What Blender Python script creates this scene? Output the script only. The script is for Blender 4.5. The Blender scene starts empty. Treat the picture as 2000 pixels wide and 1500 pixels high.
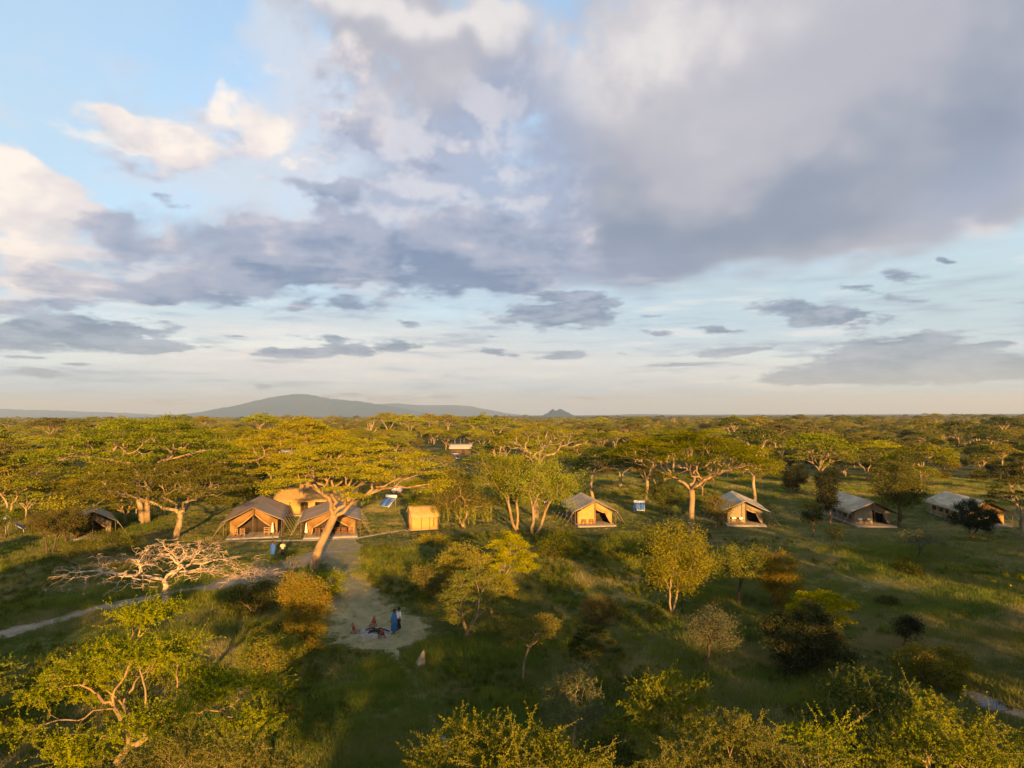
import bpy, math, random
import numpy as np
from mathutils import Vector, Matrix, Euler

scene = bpy.context.scene
COL = scene.collection

# ------------------------------------------------------------------ camera
F_PX = 1376.0                       # focal length for a 2000 px wide frame
CAM_H = 16.5
cam_data = bpy.data.cameras.new("camera")
cam_data.sensor_width = 36.0
cam_data.lens = 36.0 * F_PX / 2000.0
cam_data.clip_start = 0.1
cam_data.clip_end = 80000.0
cam = bpy.data.objects.new("camera", cam_data)
COL.objects.link(cam)
PITCH = math.atan(60.5 / F_PX)
ROLL = math.radians(-0.2)
CAM_M = Matrix.Rotation(math.pi / 2 + PITCH, 3, 'X') @ Matrix.Rotation(ROLL, 3, 'Z')
cam.matrix_world = Matrix.Translation((0, 0, CAM_H)) @ CAM_M.to_4x4()
scene.camera = cam
scene.render.resolution_x, scene.render.resolution_y = 1024, 768


def ray(px, py):
    return (CAM_M @ Vector(((px - 1000) / F_PX, -(py - 750) / F_PX, -1))).normalized()


def at(px, py, z=0.0):
    """point of the place at height z that is seen in that direction"""
    d = ray(px, py)
    t = (z - CAM_H) / d.z
    return Vector((d.x * t, d.y * t, z))


def atd(px, py, y):
    d = ray(px, py)
    t = y / d.y
    return Vector((d.x * t, y, CAM_H + d.z * t))


# ------------------------------------------------------------------ exposure, sky, sun
EXPO = 1.75
scene.view_settings.view_transform = 'Standard'
scene.view_settings.look = 'None'
scene.view_settings.gamma = 1.0
scene.view_settings.use_curve_mapping = False
scene.view_settings.exposure = EXPO
SUN_EL = math.radians(8.5)
SUN_AZ = math.radians(180 - 12.3)      # clockwise from +Y: behind the camera, a little to the right
sun_dir = Vector((math.sin(SUN_AZ) * math.cos(SUN_EL), math.cos(SUN_AZ) * math.cos(SUN_EL), math.sin(SUN_EL)))
sun_data = bpy.data.lights.new("sun", 'SUN')
sun_data.energy = 5.0
sun_data.angle = math.radians(0.6)
sun_data.color = (1.0, 0.57, 0.175)
sun = bpy.data.objects.new("sun", sun_data)
sun.rotation_euler = (-sun_dir).to_track_quat('-Z', 'Y').to_euler()
sun.location = (60, -60, 60)
COL.objects.link(sun)


def lin(c):
    return tuple(((v / 255 + 0.055) / 1.055) ** 2.4 if v > 10 else v / 255 / 12.92 for v in c)


class NT:
    """short hand for node graphs"""
    def __init__(s, tree):
        s.t = tree
        s.n = tree.nodes
        s.l = tree.links

    def put(s, sock, v):
        if v is None:
            return
        if isinstance(v, bpy.types.NodeSocket):
            s.l.new(v, sock)
        else:
            sock.default_value = v

    def node(s, kind, **kw):
        nd = s.n.new(kind)
        for k, v in kw.items():
            setattr(nd, k, v)
        return nd

    def m(s, op, a, b=None, c=None, clamp=False):
        nd = s.node('ShaderNodeMath', operation=op, use_clamp=clamp)
        for i, v in enumerate((a, b, c)):
            s.put(nd.inputs[i], v)
        return nd.outputs[0]

    def v(s, op, a, b=None, out=0):
        nd = s.node('ShaderNodeVectorMath', operation=op)
        s.put(nd.inputs[0], a)
        if op == 'SCALE':
            s.put(nd.inputs['Scale'], b)
        else:
            s.put(nd.inputs[1], b)
        return nd.outputs[1] if op in ('LENGTH', 'DOT_PRODUCT') else nd.outputs[0]

    def xyz(s, x, y, z):
        nd = s.node('ShaderNodeCombineXYZ')
        for i, v in enumerate((x, y, z)):
            s.put(nd.inputs[i], v)
        return nd.outputs[0]

    def sep(s, v):
        nd = s.node('ShaderNodeSeparateXYZ')
        s.put(nd.inputs[0], v)
        return nd.outputs

    def mix(s, f, a, b, mode='MIX'):
        nd = s.node('ShaderNodeMix', data_type='RGBA', blend_type=mode)
        s.put(nd.inputs[0], f)
        for i, v in ((6, a), (7, b)):
            if not isinstance(v, bpy.types.NodeSocket) and len(v) == 3:
                v = tuple(v) + (1,)
            s.put(nd.inputs[i], v)
        return nd.outputs[2]

    def step(s, v, a, b, ta=0.0, tb=1.0, kind='SMOOTHSTEP'):
        nd = s.node('ShaderNodeMapRange', interpolation_type=kind)
        s.put(nd.inputs[0], v)
        for i, q in ((1, a), (2, b), (3, ta), (4, tb)):
            s.put(nd.inputs[i], q)
        return nd.outputs[0]

    def noise(s, vec, scale, detail=4, rough=0.55, dist=0.0, color=False, lac=2.0):
        nd = s.node('ShaderNodeTexNoise')
        s.put(nd.inputs['Vector'], vec)
        s.put(nd.inputs['Scale'], scale)
        s.put(nd.inputs['Detail'], detail)
        s.put(nd.inputs['Roughness'], rough)
        s.put(nd.inputs['Distortion'], dist)
        s.put(nd.inputs['Lacunarity'], lac)
        return nd.outputs[1] if color else nd.outputs[0]

    def mapping(s, vec, loc, rot, scl, kind='TEXTURE'):
        nd = s.node('ShaderNodeMapping', vector_type=kind)
        s.put(nd.inputs[0], vec)
        nd.inputs[1].default_value = loc
        nd.inputs[2].default_value = rot
        nd.inputs[3].default_value = scl
        return nd.outputs[0]


SKY_STRENGTH = 0.1
world = bpy.data.worlds.new("World")
scene.world = world
world.use_nodes = True
world.node_tree.nodes.clear()
w = NT(world.node_tree)


def build_sky():
    K = 1.10 / SKY_STRENGTH / 2 ** EXPO

    def C(*rgb):
        return tuple(v * K for v in lin(rgb)) + (1,)
    tc = w.node('ShaderNodeTexCoord').outputs['Generated']
    dx, dy, dz = w.sep(w.v('NORMALIZE', tc))
    az = w.m('ARCTAN2', dx, dy)
    el = w.m('ARCSINE', dz)
    elp = w.m('MAXIMUM', el, 0.0)
    # direction on the ground plane plus a height that is squeezed near the horizon, so far clouds lie flat
    g = w.m('MULTIPLY', w.m('LOGARITHM', w.m('ADD', elp, 0.09), math.e), 0.62)
    N = w.xyz(w.m('SINE', az), w.m('COSINE', az), g)
    n_warp = w.noise(w.v('ADD', N, (3.1, 1.7, 5.0)), 6.0, 3, 0.55, color=True)
    damp = w.step(elp, 0.0, 0.35, 0.25, 1.0)
    off = w.v('SCALE', w.v('SUBTRACT', n_warp, (0.5, 0.5, 0.5)), w.m('MULTIPLY', damp, 0.22))
    ox, oy, oz = w.sep(off)
    P = w.xyz(w.m('ADD', az, ox), w.m('ADD', el, w.m('MULTIPLY', oy, 0.7)), 0.0)
    P0 = w.xyz(az, el, 0.0)

    chain = [None]

    def field(blobs, P=P, mode='ADD'):
        acc = None
        for (px, py, rx, ry, rot, wt) in blobs:
            if chain[0] is not None:          # evaluate one after the other: keeps the shader's stack small
                nd = w.node('ShaderNodeVectorMath', operation='MULTIPLY_ADD')
                w.put(nd.inputs[0], chain[0])
                nd.inputs[1].default_value = (1e-7, 1e-7, 0)
                w.put(nd.inputs[2], P)
                Pc = nd.outputs[0]
            else:
                Pc = P
            d = ray(px, py)
            a, e = math.atan2(d.x, d.y), math.asin(d.z)
            c = math.cos(a)
            v = w.mapping(Pc, (a, e, 0), (0, 0, math.radians(rot)), (rx / F_PX * c * c, ry / F_PX * c, 1))
            r = w.v('LENGTH', v)
            f = w.step(r, 1.0, 0.0, 0.0, wt)
            acc = f if acc is None else w.m(mode, acc, f)
            chain[0] = acc
        return acc

    fb = w.noise(N, 7.0, 6, 0.58)
    fb_up = w.noise(w.v('ADD', N, (0.03, 0.0, 0.035)), 7.0, 5, 0.58)
    relief = w.m('MULTIPLY', w.m('SUBTRACT', fb, fb_up), 3.2)
    fine = w.noise(w.v('ADD', N, (7.7, 2.2, 1.0)), 26.0, 5, 0.62)
    nn = w.m('ADD', w.m('MULTIPLY', w.m('SUBTRACT', fb, 0.5), 2.6), w.m('MULTIPLY', w.m('SUBTRACT', fine, 0.5), 1.25))

    # clear sky: the physical sky, whitened towards the horizon by the air and thin veils
    sky = w.node('ShaderNodeTexSky', sky_type='NISHITA', sun_disc=False)
    sky.sun_elevation = SUN_EL
    sky.sun_rotation = SUN_AZ
    sky.air_density, sky.dust_density, sky.ozone_density = 1.0, 0.6, 1.6
    sky.altitude = 1000
    base = w.mix(1.0, sky.outputs[0], tuple(SKYTINT) + (1,), 'MULTIPLY')
    veil_n = w.noise(w.v('MULTIPLY', N, (1, 1, 2.0)), 2.2, 5, 0.5)
    hz = w.step(elp, 0.0, 0.58, 0.95, 0.36, kind='SMOOTHERSTEP')
    hz = w.m('ADD', hz, w.m('MULTIPLY', w.m('SUBTRACT', veil_n, 0.42), 1.1), clamp=True)
    veilc = w.mix(w.step(elp, 0.03, 0.16), C(200, 219, 234), C(187, 213, 233))
    veilc = w.mix(w.step(elp, 0.10, 0.0, 0, 0.9), veilc, C(172, 207, 245))
    warm = field([(600, 690, 900, 110, 0, 0.8), (1400, 720, 700, 70, 0, .5)], P0)
    veilc = w.mix(w.m('MINIMUM', warm, 1.0), veilc, C(230, 230, 229))
    base = w.mix(hz, base, veilc)
    cyan = field([(1900, 560, 420, 170, 0, .8), (1500, 580, 330, 70, 0, .5)], P0)
    base = w.mix(cyan, base, C(186, 210, 221))

    # thin white cirrus in the upper left
    ci = field([(560, 90, 150, 210, -25, 1.0), (620, 270, 420, 170, -12, .7), (420, 60, 130, 60, 10, .35),
                (150, 90, 170, 50, 0, .35), (40, 120, 120, 50, 5, .6), (30, 250, 120, 60, 0, .55), (480, 360, 560, 180, 0, .75), (760, 280, 260, 170, 0, .7),
                (1000, 380, 400, 240, 0, .55)])
    cia = w.step(w.m('ADD', ci, w.m('MULTIPLY', nn, 0.60)), 0.15, 0.95)
    base = w.mix(w.m('MULTIPLY', cia, 0.75), base, C(208, 214, 226))

    # broken small puffs between the larger clouds
    reg = field([(330, 260, 380, 190, -8, 1.0), (700, 300, 420, 220, 0, 1.0), (620, 90, 260, 160, 0, .8), (150, 330, 240, 120, 0, .6)], P0)
    pf = w.noise(w.v('MULTIPLY', w.v('ADD', N, (9.2, 4.4, 3.0)), (1, 1, 1.5)), 9.0, 7, 0.6)
    pf2 = w.noise(w.v('MULTIPLY', w.v('ADD', N, (9.22, 4.4, 3.035)), (1, 1, 1.5)), 9.0, 5, 0.6)
    pr_ = w.m('MULTIPLY', w.m('SUBTRACT', pf, pf2), 4.0)
    pa = w.m('MULTIPLY', w.step(w.m('ADD', pf, w.m('MULTIPLY', w.m('SUBTRACT', w.m('MINIMUM', reg, 1.0), 1.0), 0.20)), 0.44, 0.66), 0.85)
    pc = w.mix(w.step(pr_, -0.35, 0.1), C(166, 174, 198), C(214, 212, 220))
    pc = w.mix(w.step(pr_, 0.1, 0.6), pc, C(244, 236, 230))
    base = w.mix(pa, base, pc)

    # the big soft rain cloud on the right
    big = field([(1560, 120, 950, 470, 0, 1.5), (1330, 380, 470, 270, 12, 1.0), (1820, 250, 520, 300, 30, .9), (880, 80, 420, 170, -8, .95),
                 (1180, 480, 330, 140, 0, .75), (1640, 440, 420, 120, 14, .5), (1880, 400, 380, 110, 14, .8), (700, 60, 330, 200, 0, .7), (900, 200, 280, 170, 0, .6)], w.v('ADD', P0, w.v('SCALE', w.v('SUBTRACT', P, P0), 1.1)))
    biga = w.step(w.m('ADD', big, w.m('MULTIPLY', w.m('MULTIPLY', nn, w.step(elp, 0.2, 0.55, 0.25, 0.9)), 1.0)), 0.12, 0.95)
    PB = w.v('ADD', P0, w.v('SCALE', w.v('SUBTRACT', P, P0), 1.5))
    mid = w.noise(w.v('ADD', N, (1.3, 4.1, 2.0)), 3.4, 5, 0.55)
    dark = field([(1250, 480, 420, 190, 10, .95), (1620, 400, 430, 170, 18, .75), (1950, 230, 330, 260, 60, .65), (1010, 160, 170, 110, 0, .45),
                  (1060, 420, 150, 240, 0, .4), (2000, 20, 240, 160, 0, .35)], PB)
    lightc = field([(1230, 130, 330, 190, 20, .75), (800, 50, 300, 70, 10, .95), (1000, 20, 260, 60, 0, .5), (1500, 60, 500, 120, 20, .25),
                    (1940, 440, 130, 40, 0, .75), (1380, 300, 300, 130, 20, .2), (1110, 90, 160, 60, 10, .4), (620, 60, 180, 60, 0, .5), (900, 140, 160, 50, 10, .4)], PB)
    streak = w.noise(w.mapping(P0, (0, 0, 0), (0, 0, math.radians(-38)), (0.25, 1.4, 1), 'POINT'), 7.0, 4, 0.5)
    t = w.m('ADD', w.m('SUBTRACT', lightc, dark), w.m('MULTIPLY', w.m('SUBTRACT', streak, 0.5), 0.25))
    t = w.m('ADD', t, w.m('MULTIPLY', relief, w.step(lightc, 0.1, 0.8, 0.08, 0.6)))
    t = w.m('ADD', t, w.m('MULTIPLY', w.m('SUBTRACT', mid, 0.5), 0.5))
    bc = w.mix(w.step(t, -1.15, 0.25), C(130, 144, 168), C(180, 181, 193))
    bc = w.mix(w.step(t, 0.0, 1.0), bc, C(224, 220, 221))
    blue_edge = field([(1060, 330, 170, 330, 0, .9), (1150, 540, 420, 90, 0, .5), (1900, 380, 260, 120, 25, .6)], P0)
    bc = w.mix(blue_edge, bc, C(154, 167, 196))
    col = w.mix(biga, base, bc)

    # sunlit cumulus on the left
    white = field([(60, 365, 130, 95, 0, 1.0), (130, 400, 120, 70, 0, .5), (40, 450, 250, 130, 0, 1.0), (140, 430, 190, 80, 10, .5), (60, 540, 230, 90, 0, .8), (0, 590, 150, 70, 0, .5),
                   (260, 235, 150, 50, 0, .55), (380, 255, 270, 70, -5, .42), (470, 215, 150, 60, -30, .32), (400, 160, 80, 55, 20, .36), (250, 300, 170, 60, 10, .34),
                   (560, 240, 170, 60, 0, .55), (700, 230, 150, 80, 0, .5), (620, 160, 200, 60, 20, .4), (1540, 130, 10, 10, 0, .1)])
    wd = w.m('ADD', white, w.m('MULTIPLY', w.m('MULTIPLY', nn, 1.15), w.step(white, 0.0, 0.35)))
    wa = w.step(wd, 0.14, 0.85)
    shade = field([(260, 460, 300, 60, 0, .9), (380, 300, 200, 50, 8, .7), (470, 240, 110, 50, -35, .45), (700, 230, 190, 110, 0, 1.0), (560, 170, 200, 60, 0, .4), (250, 560, 300, 60, 0, .55), (250, 310, 160, 40, 0, .4)])
    wt = w.m('SUBTRACT', w.m('ADD', 0.62, relief), shade)
    wc = w.mix(w.step(wt, -0.35, 0.35), C(168, 170, 190), C(224, 217, 219))
    wc = w.mix(w.step(wt, 0.25, 1.0), wc, C(250, 240, 231))
    col = w.mix(w.m('MULTIPLY', wa, 0.95), col, wc)

    soft = field([(640, 480, 560, 150, 0, 1.0), (330, 510, 380, 110, 0, .7), (950, 470, 360, 230, 0, 1.0), (800, 300, 400, 170, -10, .7), (960, 220, 240, 170, 0, .7), (1040, 120, 160, 120, 0, .4)])
    sa = w.step(w.m('ADD', soft, w.m('MULTIPLY', nn, 0.5)), 0.15, 0.95)
    col = w.mix(w.m('MULTIPLY', sa, 0.80), col, w.mix(w.step(w.m('ADD', fb, relief), 0.3, 0.8), C(158, 170, 198), C(203, 205, 218)))
    # grey-blue broken clouds in the middle and low on the left
    grey = field([(250, 455, 260, 52, 4, 1.0), (330, 375, 60, 38, 0, .7), (110, 545, 200, 60, 6, .9), (310, 560, 170, 55, 10, .9), (640, 375, 130, 58, 0, 1.0), (560, 355, 90, 22, 0, .4),
                  (850, 325, 95, 45, -30, .75), (640, 320, 70, 20, 0, .45), (520, 545, 260, 85, 8, 1.05), (740, 500, 330, 85, 0, 1.0), (480, 490, 240, 60, 0, .65), (930, 560, 230, 60, 6, 1.0),
                  (560, 440, 240, 55, 0, .55), (690, 600, 120, 24, 4, .8), (570, 600, 80, 20, 20, .6), (1010, 470, 250, 90, 0, .8), (880, 430, 200, 60, -10, .5), (60, 600, 200, 40, 5, .7),
                  (690, 250, 120, 60, 0, .35)])
    gd = w.m('ADD', grey, w.m('MULTIPLY', w.m('MULTIPLY', nn, 1.0), w.step(grey, 0.0, 0.3)))
    ga = w.step(gd, 0.24, 0.74)
    gt = w.m('ADD', field([(130, 520, 300, 90, 0, .50), (640, 350, 150, 40, 0, .30), (240, 430, 260, 50, 0, .35), (500, 490, 150, 50, 0, .35)]), relief)
    bl = field([(560, 590, 420, 80, 0, .5), (930, 560, 320, 90, 0, .65), (740, 540, 300, 80, 0, .25)])
    gt = w.m('SUBTRACT', gt, bl)
    gc = w.mix(w.step(gt, -0.65, 0.1), C(119, 138, 171), C(160, 170, 195))
    gc = w.mix(w.step(gt, 0.05, 0.85), gc, C(212, 207, 214))
    col = w.mix(w.m('MULTIPLY', ga, 0.93), col, gc)

    # long thin streaks low in the sky
    Ns = w.xyz(w.m('SINE', az), w.m('COSINE', az), w.m('MULTIPLY', el, 9.0))
    sn = w.noise(w.v('ADD', Ns, (2.0, 7.0, 0.4)), 7.0, 7, 0.62)
    band = w.m('MULTIPLY', w.step(elp, 0.012, 0.05), w.step(elp, 0.24, 0.12))
    col = w.mix(w.m('MULTIPLY', w.m('MULTIPLY', w.step(sn, 0.50, 0.68), band), 0.62), col, C(152, 168, 194))
    col = w.mix(w.m('MULTIPLY', w.m('MULTIPLY', w.step(sn, 0.47, 0.34), band), 0.5), col, C(236, 238, 240))
    # flat dark clouds low over the horizon
    low = field([(110, 650, 330, 52, 5, 1.6), (300, 678, 230, 24, 3, 1.1), (460, 658, 90, 9, 0, .8), (560, 690, 110, 22, 0, .75), (730, 680, 250, 25, 4, 1.15), (640, 660, 120, 12, 0, .6), (790, 628, 55, 12, -5, .75),
                 (1110, 612, 210, 50, 0, 1.35), (1090, 575, 170, 20, -3, .8), (990, 690, 110, 11, -8, .85), (1095, 695, 75, 17, 3, 1.05), (975, 655, 35, 6, 0, .7), (1285, 650, 65, 10, -6, .85), (1205, 690, 40, 9, 0, .7),
                 (1610, 612, 210, 42, -8, 1.3), (1400, 645, 90, 13, -5, .95), (1780, 540, 110, 24, -12, 1.0), (1700, 570, 120, 22, -15, .8), (1800, 590, 90, 14, -10, .7), (1860, 510, 40, 8, -20, .6),
                 (1420, 688, 150, 19, 3, 1.0), (1760, 685, 270, 52, 0, 1.7), (1740, 732, 440, 34, 0, 1.7), (1950, 715, 220, 36, -4, 1.4), (1950, 672, 90, 11, 0, .8), (1330, 712, 130, 6, 1, .8), (1300, 617, 50, 5, 0, .5),
                 (60, 727, 110, 16, -4, .9), (150, 711, 90, 7, 1, .8), (60, 700, 80, 6, 0, .6), (515, 757, 28, 14, 0, .9), (450, 762, 30, 7, 0, .75), (380, 755, 22, 5, 0, .6), (1540, 640, 90, 8, 0, .5),
                 (860, 772, 120, 12, -2, .62), (660, 772, 110, 10, 0, .55), (760, 780, 200, 12, 0, .45), (300, 786, 330, 14, 0, .5), (1150, 778, 130, 8, 0, .5), (1010, 770, 50, 4, 0, .55), (1990, 592, 40, 8, 0, .7)],
                w.v('ADD', P0, w.v('MULTIPLY', w.v('SUBTRACT', P, P0), (0.6, 0.22, 0))))
    Nl = w.xyz(w.m('SINE', az), w.m('COSINE', az), w.m('MULTIPLY', el, 3.6))
    ln = w.m('ADD', w.m('MULTIPLY', w.noise(Nl, 15.0, 5, 0.62), 0.6), w.m('MULTIPLY', w.noise(w.v('ADD', Nl, (4.0, 2.0, 1.0)), 38.0, 4, 0.62), 0.4))
    ld = w.m('ADD', low, w.m('MULTIPLY', w.m('SUBTRACT', ln, 0.5), w.step(low, 0.0, 0.35, 1.8, 4.6)))
    la = w.step(ld, 0.28, 0.88)
    ln2 = w.noise(w.v('ADD', Nl, (0.0, 0.0, 0.02)), 16.0, 4, 0.64)
    lt = w.m('MULTIPLY', w.m('SUBTRACT', ln, ln2), 3.0)
    lc = w.mix(w.step(w.m('ADD', lt, w.m('MULTIPLY', ln, 0.5)), -0.4, 1.1), C(108, 127, 158), C(166, 178, 200))
    lc = w.mix(w.step(elp, 0.13, 0.0, 0.0, 0.75), lc, C(168, 178, 194))
    col = w.mix(w.m('MULTIPLY', la, 0.92), col, lc)

    # the rest of the sky goes on as broken grey and white cloud
    behind = w.step(w.v('LENGTH', w.mapping(P0, (0, 0.2, 0), (0, 0, 0), (1.0, 1.0, 1))), 0.78, 1.25)
    ra = w.m('MULTIPLY', w.step(fb, 0.40, 0.60), behind)
    rc = w.mix(w.step(relief, -0.3, 0.3), C(180, 186, 200), C(232, 226, 224))
    col = w.mix(w.m('MULTIPLY', ra, 0.85), col, rc)
    bg = w.node('ShaderNodeBackground')
    w.put(bg.inputs[0], col)
    bg.inputs[1].default_value = SKY_STRENGTH
    out = w.node('ShaderNodeOutputWorld')
    w.l.new(bg.outputs[0], out.inputs[0])


SKYTINT = (1.0, 1.0, 1.0)
build_sky()
world.cycles.sampling_method = 'MANUAL'
world.cycles.sample_map_resolution = 512

cy = scene.cycles
cy.max_bounces = 4
cy.diffuse_bounces = 2
cy.glossy_bounces = 2
cy.transmission_bounces = 2
cy.volume_bounces = 0
cy.transparent_max_bounces = 4
cy.use_denoising = True
cy.sample_clamp_indirect = 4.0

# ------------------------------------------------------------------ mesh helpers
def rng_(seed):
    return np.random.default_rng(seed)


class Acc:
    """collects vertices and quads (numpy) and links them as ONE mesh"""
    def __init__(s):
        s.v, s.f, s.mi, s.n = [], [], [], 0

    def add(s, verts, quads, mi=0):
        verts = np.asarray(verts, float).reshape(-1, 3)
        quads = np.asarray(quads, int).reshape(-1, 4)
        s.v.append(verts)
        s.f.append(quads + s.n)
        s.mi.append(np.full(len(quads), mi))
        s.n += len(verts)
        return s

    def box(s, cx, cy, cz, sx, sy, sz, mi=0, rot=0.0):
        """centre and full size"""
        c = np.array([[x, y, z] for z in (-.5, .5) for y in (-.5, .5) for x in (-.5, .5)]) * (sx, sy, sz)
        if rot:
            ca, sa = math.cos(rot), math.sin(rot)
            c = np.stack([c[:, 0] * ca - c[:, 1] * sa, c[:, 0] * sa + c[:, 1] * ca, c[:, 2]], 1)
        c = c + (cx, cy, cz)
        q = [(0, 2, 3, 1), (4, 5, 7, 6), (0, 1, 5, 4), (2, 6, 7, 3), (0, 4, 6, 2), (1, 3, 7, 5)]
        return s.add(c, q, mi)

    def bar(s, a, b, wx, wz=None, mi=0):
        """square bar between two points"""
        a, b = np.array(a, float), np.array(b, float)
        d = b - a
        d /= np.linalg.norm(d)
        up = np.array((0, 0, 1.0)) if abs(d[2]) < .95 else np.array((0, 1.0, 0))
        sd = np.cross(d, up); sd /= np.linalg.norm(sd)
        u = np.cross(sd, d)
        wz = wz or wx
        o = [sd * x * wx / 2 + u * y * wz / 2 for x, y in ((-1, -1), (1, -1), (1, 1), (-1, 1))]
        v = [a + k for k in o] + [b + k for k in o]
        return s.add(v, [(0, 1, 5, 4), (1, 2, 6, 5), (2, 3, 7, 6), (3, 0, 4, 7), (3, 2, 1, 0), (4, 5, 6, 7)], mi)

    def tube(s, pts, rad, sides=6, mi=0, cap=True):
        pts = np.asarray(pts, float)
        k = len(pts)
        rad = np.full(k, rad) if np.isscalar(rad) else np.asarray(rad, float)
        t = np.gradient(pts, axis=0)
        t /= np.linalg.norm(t, axis=1)[:, None] + 1e-9
        up = np.array((0.13, 0.99, 0.07)) if abs(t[:, 2]).mean() > .6 else np.array((0.05, 0.1, 0.99))
        a = np.cross(t, up); a /= np.linalg.norm(a, axis=1)[:, None] + 1e-9
        b = np.cross(t, a)
        th = np.linspace(0, 2 * math.pi, sides, endpoint=False)
        ring = pts[:, None] + rad[:, None, None] * (a[:, None] * np.cos(th)[None, :, None] + b[:, None] * np.sin(th)[None, :, None])
        i = np.arange(k - 1)[:, None] * sides
        j = np.arange(sides)[None]
        j2 = (j + 1) % sides
        q = np.stack([i + j, i + j2, i + sides + j2, i + sides + j], -1).reshape(-1, 4)
        s.add(ring.reshape(-1, 3), q, mi)
        if cap and sides in (4, 6, 8):
            base = s.n - k * sides
            for o, rev in ((0, True), ((k - 1) * sides, False)):
                idx = [base + o + x for x in range(sides)]
                if rev:
                    idx = idx[::-1]
                qs = [(idx[0], idx[x], idx[x + 1], idx[x + 2]) for x in range(1, sides - 1, 2)]
                s.f.append(np.array(qs)); s.mi.append(np.full(len(qs), mi))
        return s

    def mesh(s, name):
        me = bpy.data.meshes.new(name)
        v = np.concatenate(s.v).astype(np.float32)
        f = np.concatenate(s.f).astype(np.int32)
        me.vertices.add(len(v)); me.vertices.foreach_set('co', v.ravel())
        me.loops.add(f.size); me.loops.foreach_set('vertex_index', f.ravel())
        me.polygons.add(len(f))
        me.polygons.foreach_set('loop_start', np.arange(0, f.size, 4, dtype=np.int32))
        me.polygons.foreach_set('material_index', np.concatenate(s.mi).astype(np.int32))
        me.update(calc_edges=True)
        return me

    def obj(s, name, mats, parent=None, smooth=False, bevel=0.0):
        me = s.mesh(name)
        for m_ in (mats if isinstance(mats, (list, tuple)) else [mats]):
            me.materials.append(m_)
        if smooth:
            me.polygons.foreach_set('use_smooth', np.ones(len(me.polygons), bool))
        o = bpy.data.objects.new(name, me)
        COL.objects.link(o)
        if parent is not None:
            o.parent = parent
        if bevel:
            b = o.modifiers.new('soft edges', 'BEVEL'); b.width = bevel; b.segments = 2
        return o


def mesh_obj(name, me, parent=None):
    o = bpy.data.objects.new(name, me)
    COL.objects.link(o)
    if parent is not None:
        o.parent = parent
    return o


def empty(name, loc, rz=0.0):
    o = bpy.data.objects.new(name, None)
    o.empty_display_size = 0.3
    o.location = loc
    o.rotation_euler = (0, 0, rz)
    COL.objects.link(o)
    return o


def tag(o, label=None, cat=None, group=None, kind=None):
    for k, v in (('label', label), ('category', cat), ('group', group), ('kind', kind)):
        if v:
            o[k] = v
    return o


def copy_tree(o, parent=None):
    c = o.copy()
    COL.objects.link(c)
    c.parent = parent
    for ch in list(o.children):
        copy_tree(ch, c)
    return c


def smoothstep(x, a, b):
    t = np.clip((x - a) / (b - a), 0, 1)
    return t * t * (3 - 2 * t)


def gh(x, y):
    """height of the gently rolling ground"""
    x = np.asarray(x, float); y = np.asarray(y, float)
    near = 1 - smoothstep(np.hypot(x, y), 150, 400)
    h = 0.20 * np.sin(x / 21 + 1.0) * np.sin(y / 27 + .4) + 0.10 * np.sin(x / 8.3 + y / 11.0) + 0.05 * np.sin(x / 3.1 - y / 4.3 + 2)
    return h * near


def on(px, py):
    """point on the ground seen in that direction"""
    p = at(px, py, 0)
    for _ in range(3):
        p = at(px, py, float(gh(p.x, p.y)))
    return p


# ------------------------------------------------------------------ materials
def new_mat(name):
    m_ = bpy.data.materials.new(name)
    m_.use_nodes = True
    m_.node_tree.nodes.clear()
    return m_, NT(m_.node_tree)


def finish(t, shader, disp=None):
    o = t.node('ShaderNodeOutputMaterial')
    t.l.new(shader, o.inputs[0])


def leaf_mat(name, a, b, c=None, trans=0.20, scale=0.55, var=0.28):
    """a, b, c: base colours of the foliage, from clump to clump"""
    m_, t = new_mat(name)
    geo = t.node('ShaderNodeNewGeometry')
    oi = t.node('ShaderNodeObjectInfo')
    n1 = t.noise(geo.outputs['Position'], scale, 2, 0.6)
    n2 = t.noise(geo.outputs['Position'], scale * 9, 1, 0.5)
    f = t.m('ADD', t.step(n1, 0.34, 0.66), t.m('MULTIPLY', t.m('SUBTRACT', n2, 0.5), 1.2), clamp=True)
    col = t.mix(f, a, b)
    if c is not None:
        col = t.mix(t.step(n2, 0.52, 0.66, 0, 0.8), col, c)
    hsv = t.node('ShaderNodeHueSaturation')
    rnd = oi.outputs['Random']
    t.put(hsv.inputs['Hue'], t.m('ADD', 0.5, t.m('MULTIPLY', t.m('SUBTRACT', rnd, 0.5), 0.05)))
    t.put(hsv.inputs['Saturation'], t.m('ADD', 0.92, t.m('MULTIPLY', t.m('FRACT', t.m('MULTIPLY', rnd, 7.3)), 0.16)))
    t.put(hsv.inputs['Value'], t.m('ADD', 1.0 - var, t.m('MULTIPLY', t.m('FRACT', t.m('MULTIPLY', rnd, 3.7)), 2 * var)))
    t.put(hsv.inputs['Color'], col)
    col = hsv.outputs[0]
    df = t.node('ShaderNodeBsdfDiffuse')
    t.put(df.inputs[0], col)
    tr = t.node('ShaderNodeBsdfTranslucent')
    t.put(tr.inputs[0], col)
    mx = t.node('ShaderNodeMixShader')
    mx.inputs[0].default_value = trans
    t.l.new(df.outputs[0], mx.inputs[1]); t.l.new(tr.outputs[0], mx.inputs[2])
    finish(t, mx.outputs[0])
    return m_


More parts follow.
